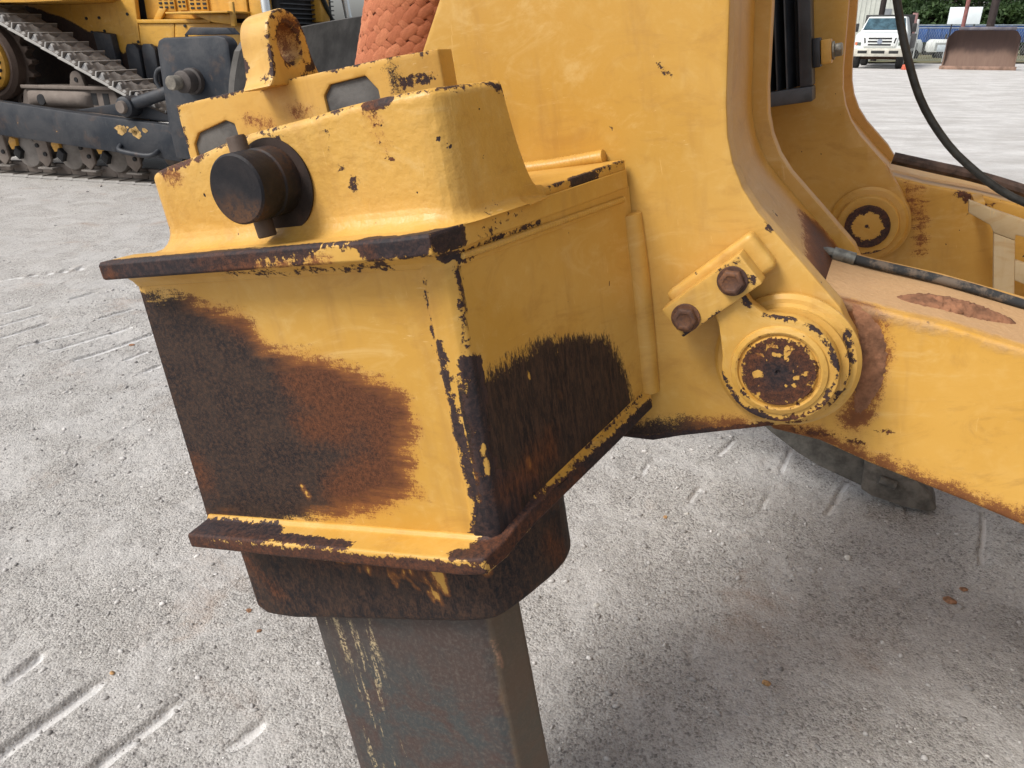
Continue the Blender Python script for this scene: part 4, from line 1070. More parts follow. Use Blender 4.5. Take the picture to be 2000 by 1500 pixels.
def hull2d(pts):
    pts = sorted(set(pts)); 
    def half(ps):
        h = []
        for p in ps:
            while len(h) > 1 and (h[-1][0] - h[-2][0]) * (p[1] - h[-2][1]) - (h[-1][1] - h[-2][1]) * (p[0] - h[-2][0]) <= 0: h.pop()
            h.append(p)
        return h
    a = half(pts); b = half(pts[::-1]); return a[:-1] + b[:-1]
def shoe_mesh(width, pitch):
    mb = MB(); p = pitch / 2
    mb.prism([(-p * .98, 0), (p * 1.10, -.010), (p * 1.10, .014), (p * .72, .024), (p * .72, .085), (p * .56, .088), (p * .50, .026), (-p * .98, .024)], 0, width)
    rg = random.Random(3); cols = 18                                  # dirt packed behind the grouser
    raw = [[rg.uniform(0, 1.3) for _ in range(6)] for _ in range(cols + 3)]
    hts = [[(raw[i][j] + 1.5 * raw[i + 1][j] + raw[i + 2][j]) / 3.5 for j in range(6)] for i in range(cols + 1)]
    rows = [[(-p * (.95 - 1.38 * j / 5), width * (.03 + .94 * i / cols), .0245 + (0 if j in (0,) or i in (0, cols) else (.012 + .010 * j) * hts[i][j])) for j in range(6)] for i in range(cols + 1)]
    mb.loft(rows, False, False)
    mb.box(-p * .8, p * .9, width * .30, width * .38, -.09, -.004); mb.box(-p * .8, p * .9, width * .62, width * .70, -.09, -.004)
    return mb
def make_track(parent, circles, y0, width, pitch, mat):
    loop = hull2d([(round(c[0] + c[2] * math.cos(a), 5), round(c[1] + c[2] * math.sin(a), 5)) for c in circles for a in [2 * math.pi * k / 72 for k in range(72)]])
    L = sum(math.dist(loop[i], loop[(i + 1) % len(loop)]) for i in range(len(loop)))
    n = int(round(L / pitch)); P = resample([(a, 0, b) for a, b in loop] + [(loop[0][0], 0, loop[0][1])], n + 1)[:-1]
    tr = build('track_chain', MB().loft([[(p[0] * 1.0, y, p[2]) for y in (y0 + width * .40, y0 + width * .60)] for p in []]) if False else chain_mesh(P, y0, width), M_deep, parent)
    first = None
    for i, p in enumerate(P):
        q0, q1 = P[i - 1], P[(i + 1) % n]
        t = Vector((q1[0] - q0[0], 0, q1[2] - q0[2])).normalized(); nrm = Vector((t.z, 0, -t.x))
        if first is None:
            first = o = build('track_shoe', shoe_mesh(width, L / n), mat, tr, .004, 1)
            o.data.materials.append(M_polish)
            for f in o.data.polygons:
                if f.center.z > .078 or (abs(f.normal.y) > .5 and f.center.z > -.012): f.material_index = 1
        else:
            o = copy_obj(first, tr)
        m4 = Matrix((t, Vector((0, 1, 0)), nrm)).transposed().to_4x4(); m4.translation = Vector((p[0], y0, p[2]))
        o.matrix_basis = m4
    return tr
def chain_mesh(P, y0, width):
    n = len(P); mb = MB(); rings = []
    for i in range(n):
        q0, q1 = P[i - 1], P[(i + 1) % n]
        t = Vector((q1[0] - q0[0], 0, q1[2] - q0[2])).normalized(); nr = Vector((t.z, 0, -t.x)); p = Vector((P[i][0], 0, P[i][2]))
        rings.append([p + nr * h + Vector((0, y, 0)) for y, h in ((y0 + width * .40, -.012), (y0 + width * .60, -.012), (y0 + width * .60, -.08), (y0 + width * .40, -.08))])
    return mb.loft(rings, True, False, loop=True)

dozer = empty('bulldozer', DM, 'parked yellow bulldozer with muddy track and dark push arm behind at left', 'bulldozer')
make_track(dozer, [(.43, .36, .335), (-1.85, 1.22, .53), (-3.3, .36, .335)], 0.0, .58, .215, M_track)
# sprocket with teeth and yellow bolted hub
tth = []
for k in range(22):
    for da, r_ in ((-.09, .43), (-.035, .50), (.035, .50), (.09, .43)):
        a = 2 * math.pi * k / 22 + da; tth.append((-1.85 + r_ * math.cos(a), 1.22 + r_ * math.sin(a)))
spk = build('sprocket', MB().prism(tth, .24, .34), steel_mat('sprocket_steel', (.05, .035, .028), (.10, .075, .06), (.16, .09, .05), .5, .7, .1), dozer, .006, 1)
build('final_drive', MB().lathe([(.40, .0), (.40, -.10), (.36, -.14), (.33, -.14), (.31, -.10), (.24, -.10)], (-1.85, .24, 1.22), (0, 1, 0), 40), steel_mat('drive_steel', (.06, .04, .032), (.12, .085, .065), (.18, .10, .05), .5, .7, .1), dozer)
hub = build('hub', MB().lathe([(.30, .0), (.30, -.13), (.27, -.16), (.12, -.17), (0, -.17)], (-1.85, .20, 1.22), (0, 1, 0), 40), M_dy, dozer, strokes=[])
hb = None
for k in range(20):
    a = 2 * math.pi * k / 20
    if hb is None: hb = o = build('hub_bolt', MB().lathe([(.020, 0), (.020, -.02), (.012, -.026), (0, -.026)], (0, 0, 0), (0, 1, 0), 8), M_deep, hub)
    else: o = copy_obj(hb, hub)
    o.location = (-1.85 + .265 * math.cos(a), .042, 1.22 + .265 * math.sin(a))
for x_, z_ in ((.43, .36), (-3.3, .36)):
    build('idler', MB().lathe([(.10, -.02), (.14, 0), (.23, .03), (.25, .10), (.25, .18), (.2, .22), (.1, .24)], (x_, .18, z_), (0, 1, 0), 32), M_mud, dozer)
# roller frame: dusty recoil housing and lower beam
fb_ = [(-2.9, .40), (-2.8, .70), (-1.75, .78), (-1.55, .80), (-1.50, .93), (-1.40, .985), (-.90, .985), (-.25, .97), (-.20, .86), (-.12, .60), (.10, .45), (.10, .32), (-2.9, .32)]
rf = build('roller_frame', MB().prism(fb_, .17, .50), M_mud, dozer, .02, 2)
rings = []
for x_ in np.linspace(-1.45, -.55, 14):
    b_ = .085 * (1 - abs((x_ + 1.0) / .45) ** 6) ** .5 if abs((x_ + 1.0) / .45) < 1 else .0
    rings.append([(x_, .172 - max(b_, .004) * math.sin(a), .855 - .09 * math.cos(a)) for a in np.linspace(0.0, math.pi, 9)])
build('recoil_cover', MB().loft(rings), M_mud, rf, smooth=50)
build('cover_rim', MB().box(-1.47, -.20, .12, .168, .955, .992), M_mud, rf, .008)
build('hole_plate', MB().lathe([(0, 0), (.055, 0), (.06, .01)], (-1.18, .085, .845), (0, 1, 0), 14), M_deep, rf)
lug = [(-.86, .97)] + [(-.745 + .085 * math.cos(a), 1.055 + .085 * math.sin(a)) for a in np.linspace(math.pi, 0, 11)] + [(-.64, .97)]
build('lifting_lug', MB().prism(lug, .20, .25), M_mud, rf, .006)
build('lug_hole', MB().lathe([(0, 0), (.024, 0), (.026, .01)], (-.745, .192, 1.05), (0, 1, 0), 12), M_deep, rf)
for px_ in (-.52, -.36):
    build('frame_slot', MB().box(px_ - .04, px_ + .04, .166, .172, .80, .92), M_deep, rf)
# track rollers with end caps and guards
for k in range(6):
    x_ = -1.62 + .62 * k - (.62 * 2 if k > 3 else 0) if False else -2.26 + .62 * k
    if x_ > .2: continue
    rl = build('track_roller', MB().lathe([(.05, -.05), (.10, -.045), (.165, -.02), (.175, 0), (.175, .035), (.12, .04), (.12, .28)], (x_ + .06, .13, .27), (0, 1, 0), 28), M_track, dozer)
    build('roller_shaft', MB().obox((x_ - .01, .06, .27), (.035, 0, -.03), (0, .035, 0), (.025, 0, .045)), M_deep, rl, .006)
    build('shaft_cap', MB().prism([(x_ - .10, .30), (x_ - .02, .31), (x_ - .01, .42), (x_ - .09, .44), (x_ - .13, .38)], .045, .09), M_dy, rl, .006, strokes=[])
    build('roller_guard', MB().prism([(x_ + .24, .48), (x_ + .42, .48), (x_ + .44, .20), (x_ + .36, .12), (x_ + .26, .20)], .05, .085), M_mud, dozer, .006)
    gd = build('guard_foot', MB().box(x_ + .25, x_ + .46, .02, .14, .105, .125), M_track, dozer, .004)
    for b_ in (.29, .38): build('guard_bolt', MB().lathe([(.024, 0), (.024, -.016), (0, -.018)], (x_ + b_, .05, .36 - (b_ - .29)), (0, 1, 0), 8), M_deep, dozer)
for k in range(12):
    x_ = -2.25 + .215 * k
    build('track_link', MB().prism([(x_ - .10, .035), (x_ + .10, .035), (x_ + .115, .085), (x_ + .09, .15), (x_ - .09, .15), (x_ - .115, .10)], .16, .20), M_mud, dozer, .012, 2)
# push arm to the blade
arm_p = [(-2.9, .92), (-1.5, .835), (-.47, .745), (.68, .66), (.78, .655), (.78, .30), (.60, .315), (-1.62, .485), (-2.9, .57)]
pa = build('push_arm', MB().prism(arm_p, -.16, -.04), M_dk, dozer, .012, 2)
M_scab = flat_mat('leftover_yellow', (.46, .29, .10), .7, .25, 20)
rgs = random.Random(8)
for (cx_, cz_, w_, h_, k_) in ((.22, .605, .20, .018, 7), (.25, .55, .03, .05, 4)):
    for _ in range(k_):
        x_, z_ = cx_ + rgs.uniform(-w_, w_), cz_ + rgs.uniform(-h_, h_); q = rgs.uniform(.015, .055)
        build('paint_flake', MB().prism([(x_ + q * rgs.uniform(.6, 1.6) * math.cos(a), z_ + q * rgs.uniform(.5, 1.1) * math.sin(a)) for a in [kk * .698 for kk in range(9)]], -.1625, -.159), M_scab, pa)
build('grab_handle', MB().tube(smooth_path([(.03, -.16, .44), (.05, -.22, .405), (.14, -.235, .385), (.38, -.235, .362), (.48, -.22, .372), (.50, -.16, .40)], 24), .026, 8), M_dk, pa, smooth=60)
build('arm_brace', MB().prism([(-.62, .76), (.10, .86), (.30, .84), (.72, .70), (.72, .665), (-.45, .748)], -.035, .03), M_dk, dozer, .008)
# trunnion bracket, its pin and the tilt brace
brk = [(.80, .35), (.775, .67), (.80, 1.38), (.83, 1.445), (.89, 1.468), (1.50, 1.49), (1.58, 1.47), (1.615, 1.42), (1.605, 1.0), (1.60, .35)]
bk = build('trunnion_bracket', MB().prism(brk, -.27, -.12), M_dk, dozer, .02, 2)
build('bracket_lip', MB().prism([(.93, 1.49), (1.02, 1.56), (1.44, 1.555), (1.50, 1.495)], -.02, .10), M_dk, bk, .008)
build('pin_collar', MB().lathe([(.12, 0), (.12, -.05), (.10, -.06), (.10, -.17), (.085, -.18), (0, -.18)], (1.17, -.271, 1.09), (0, 1, 0), 32), steel_mat('collar_steel', (.05, .045, .045), (.10, .085, .078), (.14, .08, .05), .4, .55, .1), bk)
build('pin_head', MB().lathe([(.065, 0), (.065, -.09), (.058, -.10), (0, -.10)], (1.13, -.452, 1.085), (0, 1, 0), 24), flat_mat('worn_pin_head', (.20, .18, .15), .6, .25, 12), bk)
mb = MB().tube([(.20, -.10, .835), (.80, -.10, 1.00)], .062, 16)
tb = build('tilt_brace', mb, M_dk, dozer, smooth=50)
build('brace_eye', MB().lathe([(0, -.10), (.07, -.10), (.098, -.085), (.102, -.06), (.102, .08), (.07, .09)], (.19, -.10, .825), (0, 1, 0), 28), M_dk, tb)
build('brace_pin', MB().lathe([(0, -.13), (.055, -.13), (.062, -.115), (.062, -.09)], (.19, -.11, .825), (0, 1, 0), 20), M_mud, tb)
build('hook', MB().tube(smooth_path([(.60, -.08, .98), (.56, -.08, 1.08), (.60, -.08, 1.17), (.69, -.08, 1.19), (.75, -.08, 1.15)], 16), .022, 8), M_dk, tb, smooth=60)
# blade seen from behind: curved sheet with ribs
bl = []
for z_ in np.linspace(.05, 1.0, 12):
    zz = z_; bl.append((1.64 + .30 * (2 * zz / 1.0 - 1) ** 2 * .6, zz))
def blade_x(f): return 1.64 + .16 * (2 * f - 1) ** 2
rings = []
ytab = [-.45, -.31, -.22, -.10, .02, .15, .24, .31, .6, .98, 1.5, 2.11, 2.6, 3.0, 3.3, 3.45]
ztab = [1.36, 1.46, 1.50, 1.53, 1.545, 1.55, 1.535, 1.53, 1.56, 1.60, 1.65, 1.70, 1.70, 1.64, 1.55, 1.45]
for y_, zt in zip(ytab, ztab):
    front = [(blade_x(k / 14), y_, .05 + (zt - .05) * k / 14) for k in range(15)]
    back = [(blade_x(k / 14) + .06, y_, .05 + (zt - .05) * k / 14) for k in range(14, -1, -1)]
    rings.append(front + back)
bld = build('blade', MB().loft(rings), M_edge, dozer, smooth=40)
for y_ in (1.15, 2.3): build('blade_rib', MB().prism([(1.40, .3), (1.63, .15), (1.62, 1.15), (1.55, 1.15)], y_, y_ + .05, 'y'), M_edge, bld, .006)
# hull: side panels, nose, radiator, shelf, louvres
HS = [('poly:scrub', (0, 2), [(-2.6, 1.95), (-1.64, 1.75), (-1.37, 1.68), (-.88, 1.47), (-.72, 1.38), (-.60, 1.30), (-.45, 1.42), (-.36, 1.40), (-.10, 1.38), (.03, 1.33), (.5, 1.14), (1.0, 1.1), (1.0, .4), (-2.6, .4)], 1, .8, .1)]
def panel(name, poly, y0=.80, y1=.86, m=M_dy, st=None):
    return build(name, MB().prism(poly, y0, y1), m, dozer, .008, 2, .05, st if st is not None else HS)
panel('side_panel', [(-3.2, .9), (-.395, .80), (-.35, 1.32), (-.312, 1.84), (-.30, 2.2), (-3.2, 2.2)])
panel('side_panel', [(-.385, .80), (.095, .80), (.10, 1.33), (.16, 1.605), (-.318, 1.605), (-.342, 1.32)])
panel('side_panel', [(.103, .80), (1.0, .85), (1.02, 1.605), (.168, 1.605), (.108, 1.33)])
panel('upper_panel', [(-.305, 1.65), (1.02, 1.65), (1.02, 2.3), (-.29, 2.3)], .93, .98)
build('ledge', MB().box(-.32, .64, .78, .929, 1.607, 1.645), M_dy, dozer, .006, strokes=[])
build('hull_core', MB().box(-3.2, .98, .99, 2.1, .55, 2.3), M_deep, dozer)  # near-black colour puts the deep shade behind the track into this box
build('engine_hood', MB().box(-.30, 1.02, .981, 1.95, 1.70, 2.55), M_dy, dozer, .03, strokes=[]) if False else None
panel('rear_fender', [(-3.2, 1.815), (-1.10, 1.80), (-.60, 1.812), (-.50, 1.86), (-3.2, 1.90)], .10, .95, M_dy, [])
cab = build('cab', MB().loft([[(-2.6, 1.05, 2.31), (-.8, 1.05, 2.31), (-.8, 2.0, 2.31), (-2.6, 2.0, 2.31)], [(-2.5, 1.1, 3.4), (-1.0, 1.1, 3.4), (-1.0, 1.95, 3.4), (-2.5, 1.95, 3.4)]]), M_dy, dozer, .04, strokes=[])
for (x0, x1, z0, z1, nc) in ((-.10, .12, 1.725, 2.05, 3), (.16, .27, 1.735, 2.05, 2), (.31, .55, 1.715, 2.05, 3)):
    lp = build('louvre_panel', MB().box(x0, x1, .905, .929, z0, z1), M_dy, dozer, .005, strokes=[])
    sl = None
    for r_ in range(7):
        for c_ in range(nc):
            w_ = (x1 - x0) / nc
            if sl is None: sl = o = build('louvre', MB().box(-w_ * .30, w_ * .30, -.004, .012, -.011, .011), M_deep, lp, .003, 1)
            else: o = copy_obj(sl, lp)
            o.location = (x0 + w_ * (c_ + .5), .902, z0 + .04 + r_ * .042)
build('strut', MB().obox((-.08, .90, 1.70), (.05, 0, .0), (0, .02, 0), (.05, 0, .055)), M_dy, dozer, .005, strokes=[])
sf = build('shelf_step', MB().prism([(.30, 1.69), (1.07, 1.695), (1.07, 1.715), (.30, 1.71)], .52, .928), M_dy, dozer, .006, strokes=[])
build('shelf_gusset', MB().prism([(.56, 1.688), (1.03, 1.688), (1.03, 1.59), (.80, 1.61)], .62, .66), M_dy, sf, .004, strokes=[])
build('shelf_end', MB().prism([(1.03, 1.57), (1.085, 1.57), (1.085, 1.80), (1.03, 1.80)], .60, .64), M_dy, sf, .01, strokes=[])
build('track_guard', MB().prism([(-.88, 1.53), (-.64, 1.50), (-.62, 1.10), (-.85, 1.15)], .70, .795), M_dk, dozer, .01)
for x_ in (-.42, -.20): build('guard_block', MB().prism([(x_ - .09, .9), (x_ + .09, .9), (x_ + .09, 1.34), (x_ + .04, 1.40), (x_ - .06, 1.40), (x_ - .09, 1.35)], .74, .796), M_dk, dozer, .012)
bt = None
for x_, z_ in ((-1.02, 1.66), (-.84, 1.665), (-.98, 1.52), (-.80, 1.53), (-.44, 1.70), (-.36, 1.42), (.30, 1.48), (.30, 1.58), (.05, 1.45)):
    if bt is None: bt = o = build('panel_bolt', MB().lathe([(.016, 0), (.016, -.012), (0, -.014)], (0, 0, 0), (0, 1, 0), 8), M_deep, dozer)
    else: o = copy_obj(bt, dozer)
    o.location = (x_, .80, z_)
# nose with radiator, seen above the blade
build('nose_side', MB().prism([(1.03, .9), (1.22, .9), (1.22, 2.3), (1.03, 2.3)], .95, 1.10), M_dy, dozer, .012, strokes=[])
rd = build('radiator_guard', MB().box(1.225, 1.30, 1.10, 2.2, .9, 2.3), M_deep, dozer, .01)
fn = None
for k in range(26):
    if fn is None: fn = o = build('fin', MB().box(-.02, .025, 1.12, 2.18, -.006, .006), M_blk, rd)
    else: o = copy_obj(fn, rd)
    o.location = (1.32, 0, 1.0 + .047 * k)
build('lift_rod', MB().tube([(1.52, .55, 1.45), (1.44, .62, 2.3)], .045, 12), flat_mat('chrome_rod', (.62, .64, .64), .25, .05, 5, metal=.6), dozer, smooth=50)
build('lift_rod', MB().tube([(1.54, 2.2, 1.5), (1.46, 2.15, 2.3)], .045, 12), flat_mat('chrome_rod_far', (.62, .64, .64), .25, .05, 5, metal=.6), dozer, smooth=50)
build('cylinder_mount', MB().box(1.23, 1.42, 1.75, 1.95, 1.62, 2.3), M_dy, dozer, .02, strokes=[])
build('hose', MB().tube(smooth_path([(1.36, 1.6, 2.2), (1.44, 1.75, 1.9), (1.40, 2.0, 1.66), (1.35, 2.2, 1.62)], 20), .03, 8), M_rub, dozer, smooth=60)

# the tractor that carries the ripper stands just outside the right edge of the picture
TM = frame_matrix((1.27, 1.25, 0), -25)
trac = empty('crawler_tractor', TM, 'yellow crawler tractor that the ripper links join, beyond the right edge', 'bulldozer')
tc = [(3.6, .36, .335), (1.6, 1.22, .53), (.45, .36, .335)]
make_track(trac, tc, -.85, .56, .215, M_track)
tr2 = make_track(trac, tc, 1.40, .56, .215, M_track)
build('rear_case', MB().prism([(.16, .45), (.50, .38), (3.4, .40), (3.4, 1.5), (.45, 1.5), (.16, 1.25)], -.20, 1.30), M_dy, trac, .03, 2, 0, [])
build('tank', MB().prism([(.40, 1.52), (1.6, 1.52), (1.6, 2.25), (.55, 2.25), (.40, 2.1)], -.55, 1.65), M_dy, trac, .05, 3, 0, [])
cb_ = build('cab', MB().prism([(1.65, 1.51), (3.1, 1.51), (2.95, 3.1), (1.75, 3.1)], -.25, 1.35), M_dy, trac, .05, 3, 0, [])
build('window', MB().prism([(1.85, 2.2), (2.8, 2.2), (2.75, 2.95), (1.88, 2.95)], -.262, -.252), M_deep, cb_)
build('hood', MB().prism([(3.12, 1.51), (4.4, 1.45), (4.4, 2.2), (3.12, 2.25)], .0, 1.1), M_dy, trac, .05, 3, 0, [])

# ================================================================== FAR SIDE OF THE YARD
def xy(o, x, y, rz=0.0, z=0.0): return Matrix.Translation((x, y, z)) @ Matrix.Rotation(rad(rz), 4, 'Z')
M_white = flat_mat('white_body', (.74, .77, .76), .3, .05, 2)
M_glass = flat_mat('windshield', (.05, .10, .13), .08, .3, 3)
M_tyre = flat_mat('tyre', (.03, .03, .03), .85, .2, 12)
M_dkp = flat_mat('black_trim', (.018, .018, .018), .5, .2, 8)
M_beige = flat_mat('bumper', (.55, .53, .46), .45, .15, 3)
# white truck, nose to the camera: local x across, y back along the truck
tk = empty('pickup_truck', xy(0, 17.15, 39.2, -28) @ Matrix.Scale(1.12, 4), 'white truck with three-bar grille facing the camera at the far yard', 'truck')
cabp = [[(-x, y, z), (x, y, z)] for x, y, z in []]
def sect(y, hw, z0, z1, hw1=None, r=.06):
    h1 = hw if hw1 is None else hw1
    return [(-hw, y, z0), (-hw, y, z1 - (z1 - z0) * .35), (-h1, y, z1 - r), (-h1 + r, y, z1), (h1 - r, y, z1), (h1, y, z1 - r), (hw, y, z1 - (z1 - z0) * .35), (hw, y, z0)]
body = build('body', MB().loft([sect(0, .93, .62, 1.26), sect(.06, .97, .58, 1.33), sect(.5, .99, .55, 1.40), sect(1.05, .99, .55, 1.44), sect(1.10, .99, .55, 1.30), sect(3.2, .99, .55, 1.30)]), M_white, tk, .02)
cb2 = build('cab', MB().loft([[(-.97, 1.02, 1.29), (.97, 1.02, 1.29), (.97, 3.1, 1.29), (-.97, 3.1, 1.29)], [(-.92, 1.15, 1.46), (.92, 1.15, 1.46), (.94, 3.1, 1.46), (-.94, 3.1, 1.46)], [(-.74, 1.75, 2.02), (.74, 1.75, 2.02), (.78, 2.9, 2.02), (-.78, 2.9, 2.02)]]), M_white, tk, .05, 3)
build('windshield', MB().loft([[(-.84, 1.185, 1.50), (.84, 1.185, 1.50), (.72, 1.675, 1.955), (-.72, 1.675, 1.955)], [(-.84, 1.165, 1.505), (.84, 1.165, 1.505), (.72, 1.655, 1.96), (-.72, 1.655, 1.96)]]), M_glass, cb2)
gl = build('grille_surround', MB().prism([(-.62, .86), (.62, .86), (.68, 1.24), (-.68, 1.24)], -.06, -.002), M_white, tk, .02)
for z_, w_ in ((1.17, .45), (1.05, .46), (.93, .44)): build('grille_slot', MB().box(-w_, w_, -.066, -.055, z_ - .035, z_ + .035), M_dkp, gl, .01)
for s_ in (-1, 1): build('grille_slot', MB().prism([(s_ * .53, 1.0), (s_ * .58, .98), (s_ * .63, 1.2), (s_ * .57, 1.2)], -.066, -.055), M_dkp, gl, .004)
build('emblem', MB().lathe([(0, 0), (.10, 0), (.10, .012)], (0, -.074, 1.05), (0, 1, 0), 24), flat_mat('emblem_oval', (.30, .34, .42), .3, .1, 9, metal=.5), gl)
for s_ in (-1, 1):
    hl = build('headlight', MB().prism([(s_ * .72, .90), (s_ * .93, .92), (s_ * .94, 1.03), (s_ * .72, 1.03)], -.02, .05), flat_mat('headlight_glass', (.16, .20, .17), .1, .3, 12), tk, .01)
    build('indicator', MB().prism([(s_ * .86, .925), (s_ * .945, .93), (s_ * .945, 1.02), (s_ * .86, 1.02)], -.03, -.0205), flat_mat('amber_lens', (.75, .16, .06), .3, .1, 8), hl)
    build('mirror', MB().box(s_ * 1.13 - .09, s_ * 1.13 + .09, 1.30, 1.42, 1.42, 1.75), M_dkp, tk, .02)
bp = build('bumper', MB().loft([sect(-.16, .96, .48, .78, r=.03), sect(.08, 1.0, .48, .80, r=.03)]), M_beige, tk, .02)
for x0_, x1_ in ((-.26, .26), (-.78, -.42), (.42, .78)): build('bumper_slot', MB().box(x0_, x1_, -.172, -.158, .60, .71), M_dkp, bp, .01)
for s_ in (-1, 1):
    for y_ in (.75, 4.4):
        wl = build('wheel', MB().lathe([(.30, -.02), (.40, -.03), (.44, .02), (.44, .22), (.40, .26)], (s_ * .86 - (.12 if s_ > 0 else .12), y_, .44), (1, 0, 0), 28), M_tyre, tk)
        build('rim', MB().lathe([(0, 0), (.12, 0), (.26, .03), (.28, .0)], (s_ * .98, y_, .44), (s_, 0, 0), 20), M_beige, wl)
build('axle', MB().tube([(-.8, .7, .44), (.8, .7, .44)], .09, 10), flat_mat('rusty_axle', (.10, .05, .03), .9, .3, 9), tk)
build('service_bed', MB().box(-1.1, 1.1, 3.2, 6.0, .75, 1.35), flat_mat('grey_bed', (.16, .155, .15), .7, .2, 3), tk, .02)
build('bed_rack', MB().box(-1.0, 1.0, 3.2, 3.3, 1.352, 2.12), M_dkp, tk, .02)
build('crane_post', MB().tube([(.95, 4.2, 1.36), (.95, 4.2, 2.2)], .12, 10), flat_mat('pinkish_post', (.45, .25, .24), .7, .2, 4), tk)
build('bed_locker', MB().box(.62, 1.12, 4.6, 5.6, 1.352, 1.95), M_white, tk, .02)
ck = build('wheel_chock', MB().prism([(-.17, 0), (.17, 0), (.13, .22), (-.13, .22)], -.1, .1), flat_mat('orange_chock', (.62, .14, .08), .7, .15, 9), None, .015, matrix=xy(0, 18.10, 38.2, -20))
tag(ck, 'orange block on the ground before the white truck', 'chock')
# rusty dozer blade standing on the ground
BM_ = xy(0, 21.45, 38.3, -26) @ Matrix.Diagonal((.80, 1, 1, 1))
bd = empty('dozer_blade', BM_, 'huge rusty brown dozer blade standing on the far yard at right', 'blade')
def bx(f): return -.38 + .42 * (2 * f - .85) ** 2
rings = []
for x_, zt in ((-1.78, 1.38), (-1.55, 1.62), (-1.40, 1.66), (0, 1.66), (1.40, 1.66), (1.55, 1.62), (1.78, 1.38)):
    fr_ = [(x_ * (1.04 if k < 3 else 1.0), -.30 + .38 * math.sin(math.pi * k / 12), .06 + (zt - .06) * k / 12) for k in range(13)]
    rings.append(fr_ + [(p[0], p[1] + .07, p[2]) for p in fr_[::-1]])
tm = NT('rusty_moldboard'); co = tm.coord(); sp_ = tm.n('ShaderNodeSeparateXYZ', {0: co})
n_ = tm.noise(tm.scaled(co, (5, 1, .8)), 1.0, 6, .7); nb = tm.noise(co, 1.1, 3, .6)
band = tm.step(tm.add(sp_.outputs[2], tm.cen(n_, .5), tm.cen(nb, .5)), .95, .55)
M_mold = tm.bsdf(tm.mix(band, tm.mix(n_, (.030, .018, .016), (.075, .042, .034)), tm.mix(n_, (.10, .058, .043), (.21, .135, .10))), .8)
build('moldboard', MB().loft(rings), M_mold, bd, smooth=40)
build('cutting_edge', MB().box(-1.95, 1.92, -.36, -.302, .0, .16), flat_mat('edge_rust', (.27, .17, .125), .85, .2, 3), bd, .01)
for s_ in (-1, 1): build('end_plate', MB().prism([(-.33, .05), (.20, .05), (.20, 1.36), (-.05, 1.36)], s_ * 1.80 - .03, s_ * 1.80 + .03, 'x'), M_mold, bd, .01)
build('top_rail', MB().box(-1.36, 1.5, -.20, -.12, 1.665, 1.80), flat_mat('grey_rail', (.15, .14, .16), .6, .2, 3), bd, .01)
for x_, r_, c_, nm, lb in ((21.08, .09, (.26, .10, .09), 'post', 'slim red-brown post rising behind the dozer blade, left of the thicker one'), (22.35, .17, (.035, .022, .02), 'post', 'thick dark post rising behind the dozer blade')):
    tag(build(nm, MB().lathe([(r_ * 1.6, 0), (r_ * 1.6, .04), (r_, .045), (r_, 6.0), (r_ * .6, 6.05)], (0, 0, 0), (0, 0, 1), 16), flat_mat('post_paint', c_, .7, .2, 5), None, matrix=xy(0, x_, 39.6)), lb, 'post', 'posts behind the blade')
sg = empty('notice_board', xy(0, 22.6, 42.5, -28), 'blank white board on legs standing behind the dozer blade', 'board')
build('panel', MB().box(-.72, .72, -.02, .02, 1.95, 2.72), flat_mat('white_board', (.72, .79, .82), .4, .03, 2), sg, .005)
for s_ in (-.5, .5): build('leg', MB().box(s_ - .03, s_ + .03, .022, .06, 0, 2.6), M_dkp, sg)
# grass verge
vg = MB(); gxs = np.linspace(14, 90, 60); gys = np.linspace(46, 100, 40)
tm = NT('dry_grass'); n_ = tm.noise(tm.coord(), .5, 6, .7); n2_ = tm.noise(tm.coord(), 6, 4, .7)
M_gs = tm.bsdf(tm.mix(tm.step(n_, .35, .65), tm.mix(n2_, (.10, .085, .045), (.22, .18, .11)), tm.mix(n2_, (.06, .075, .025), (.13, .13, .05))), .95)
vv = [(x_ + random.uniform(-.3, .3), y_ + random.uniform(-.4, .4), .03 + random.uniform(0, .10)) for y_ in gys for x_ in gxs]
vg.add(vv, [(j * 60 + i, j * 60 + i + 1, (j + 1) * 60 + i + 1, (j + 1) * 60 + i) for j in range(39) for i in range(59)])
tag(build('grass_verge', vg, M_gs, None), 'dry grass verge beyond the yard', kind='structure')
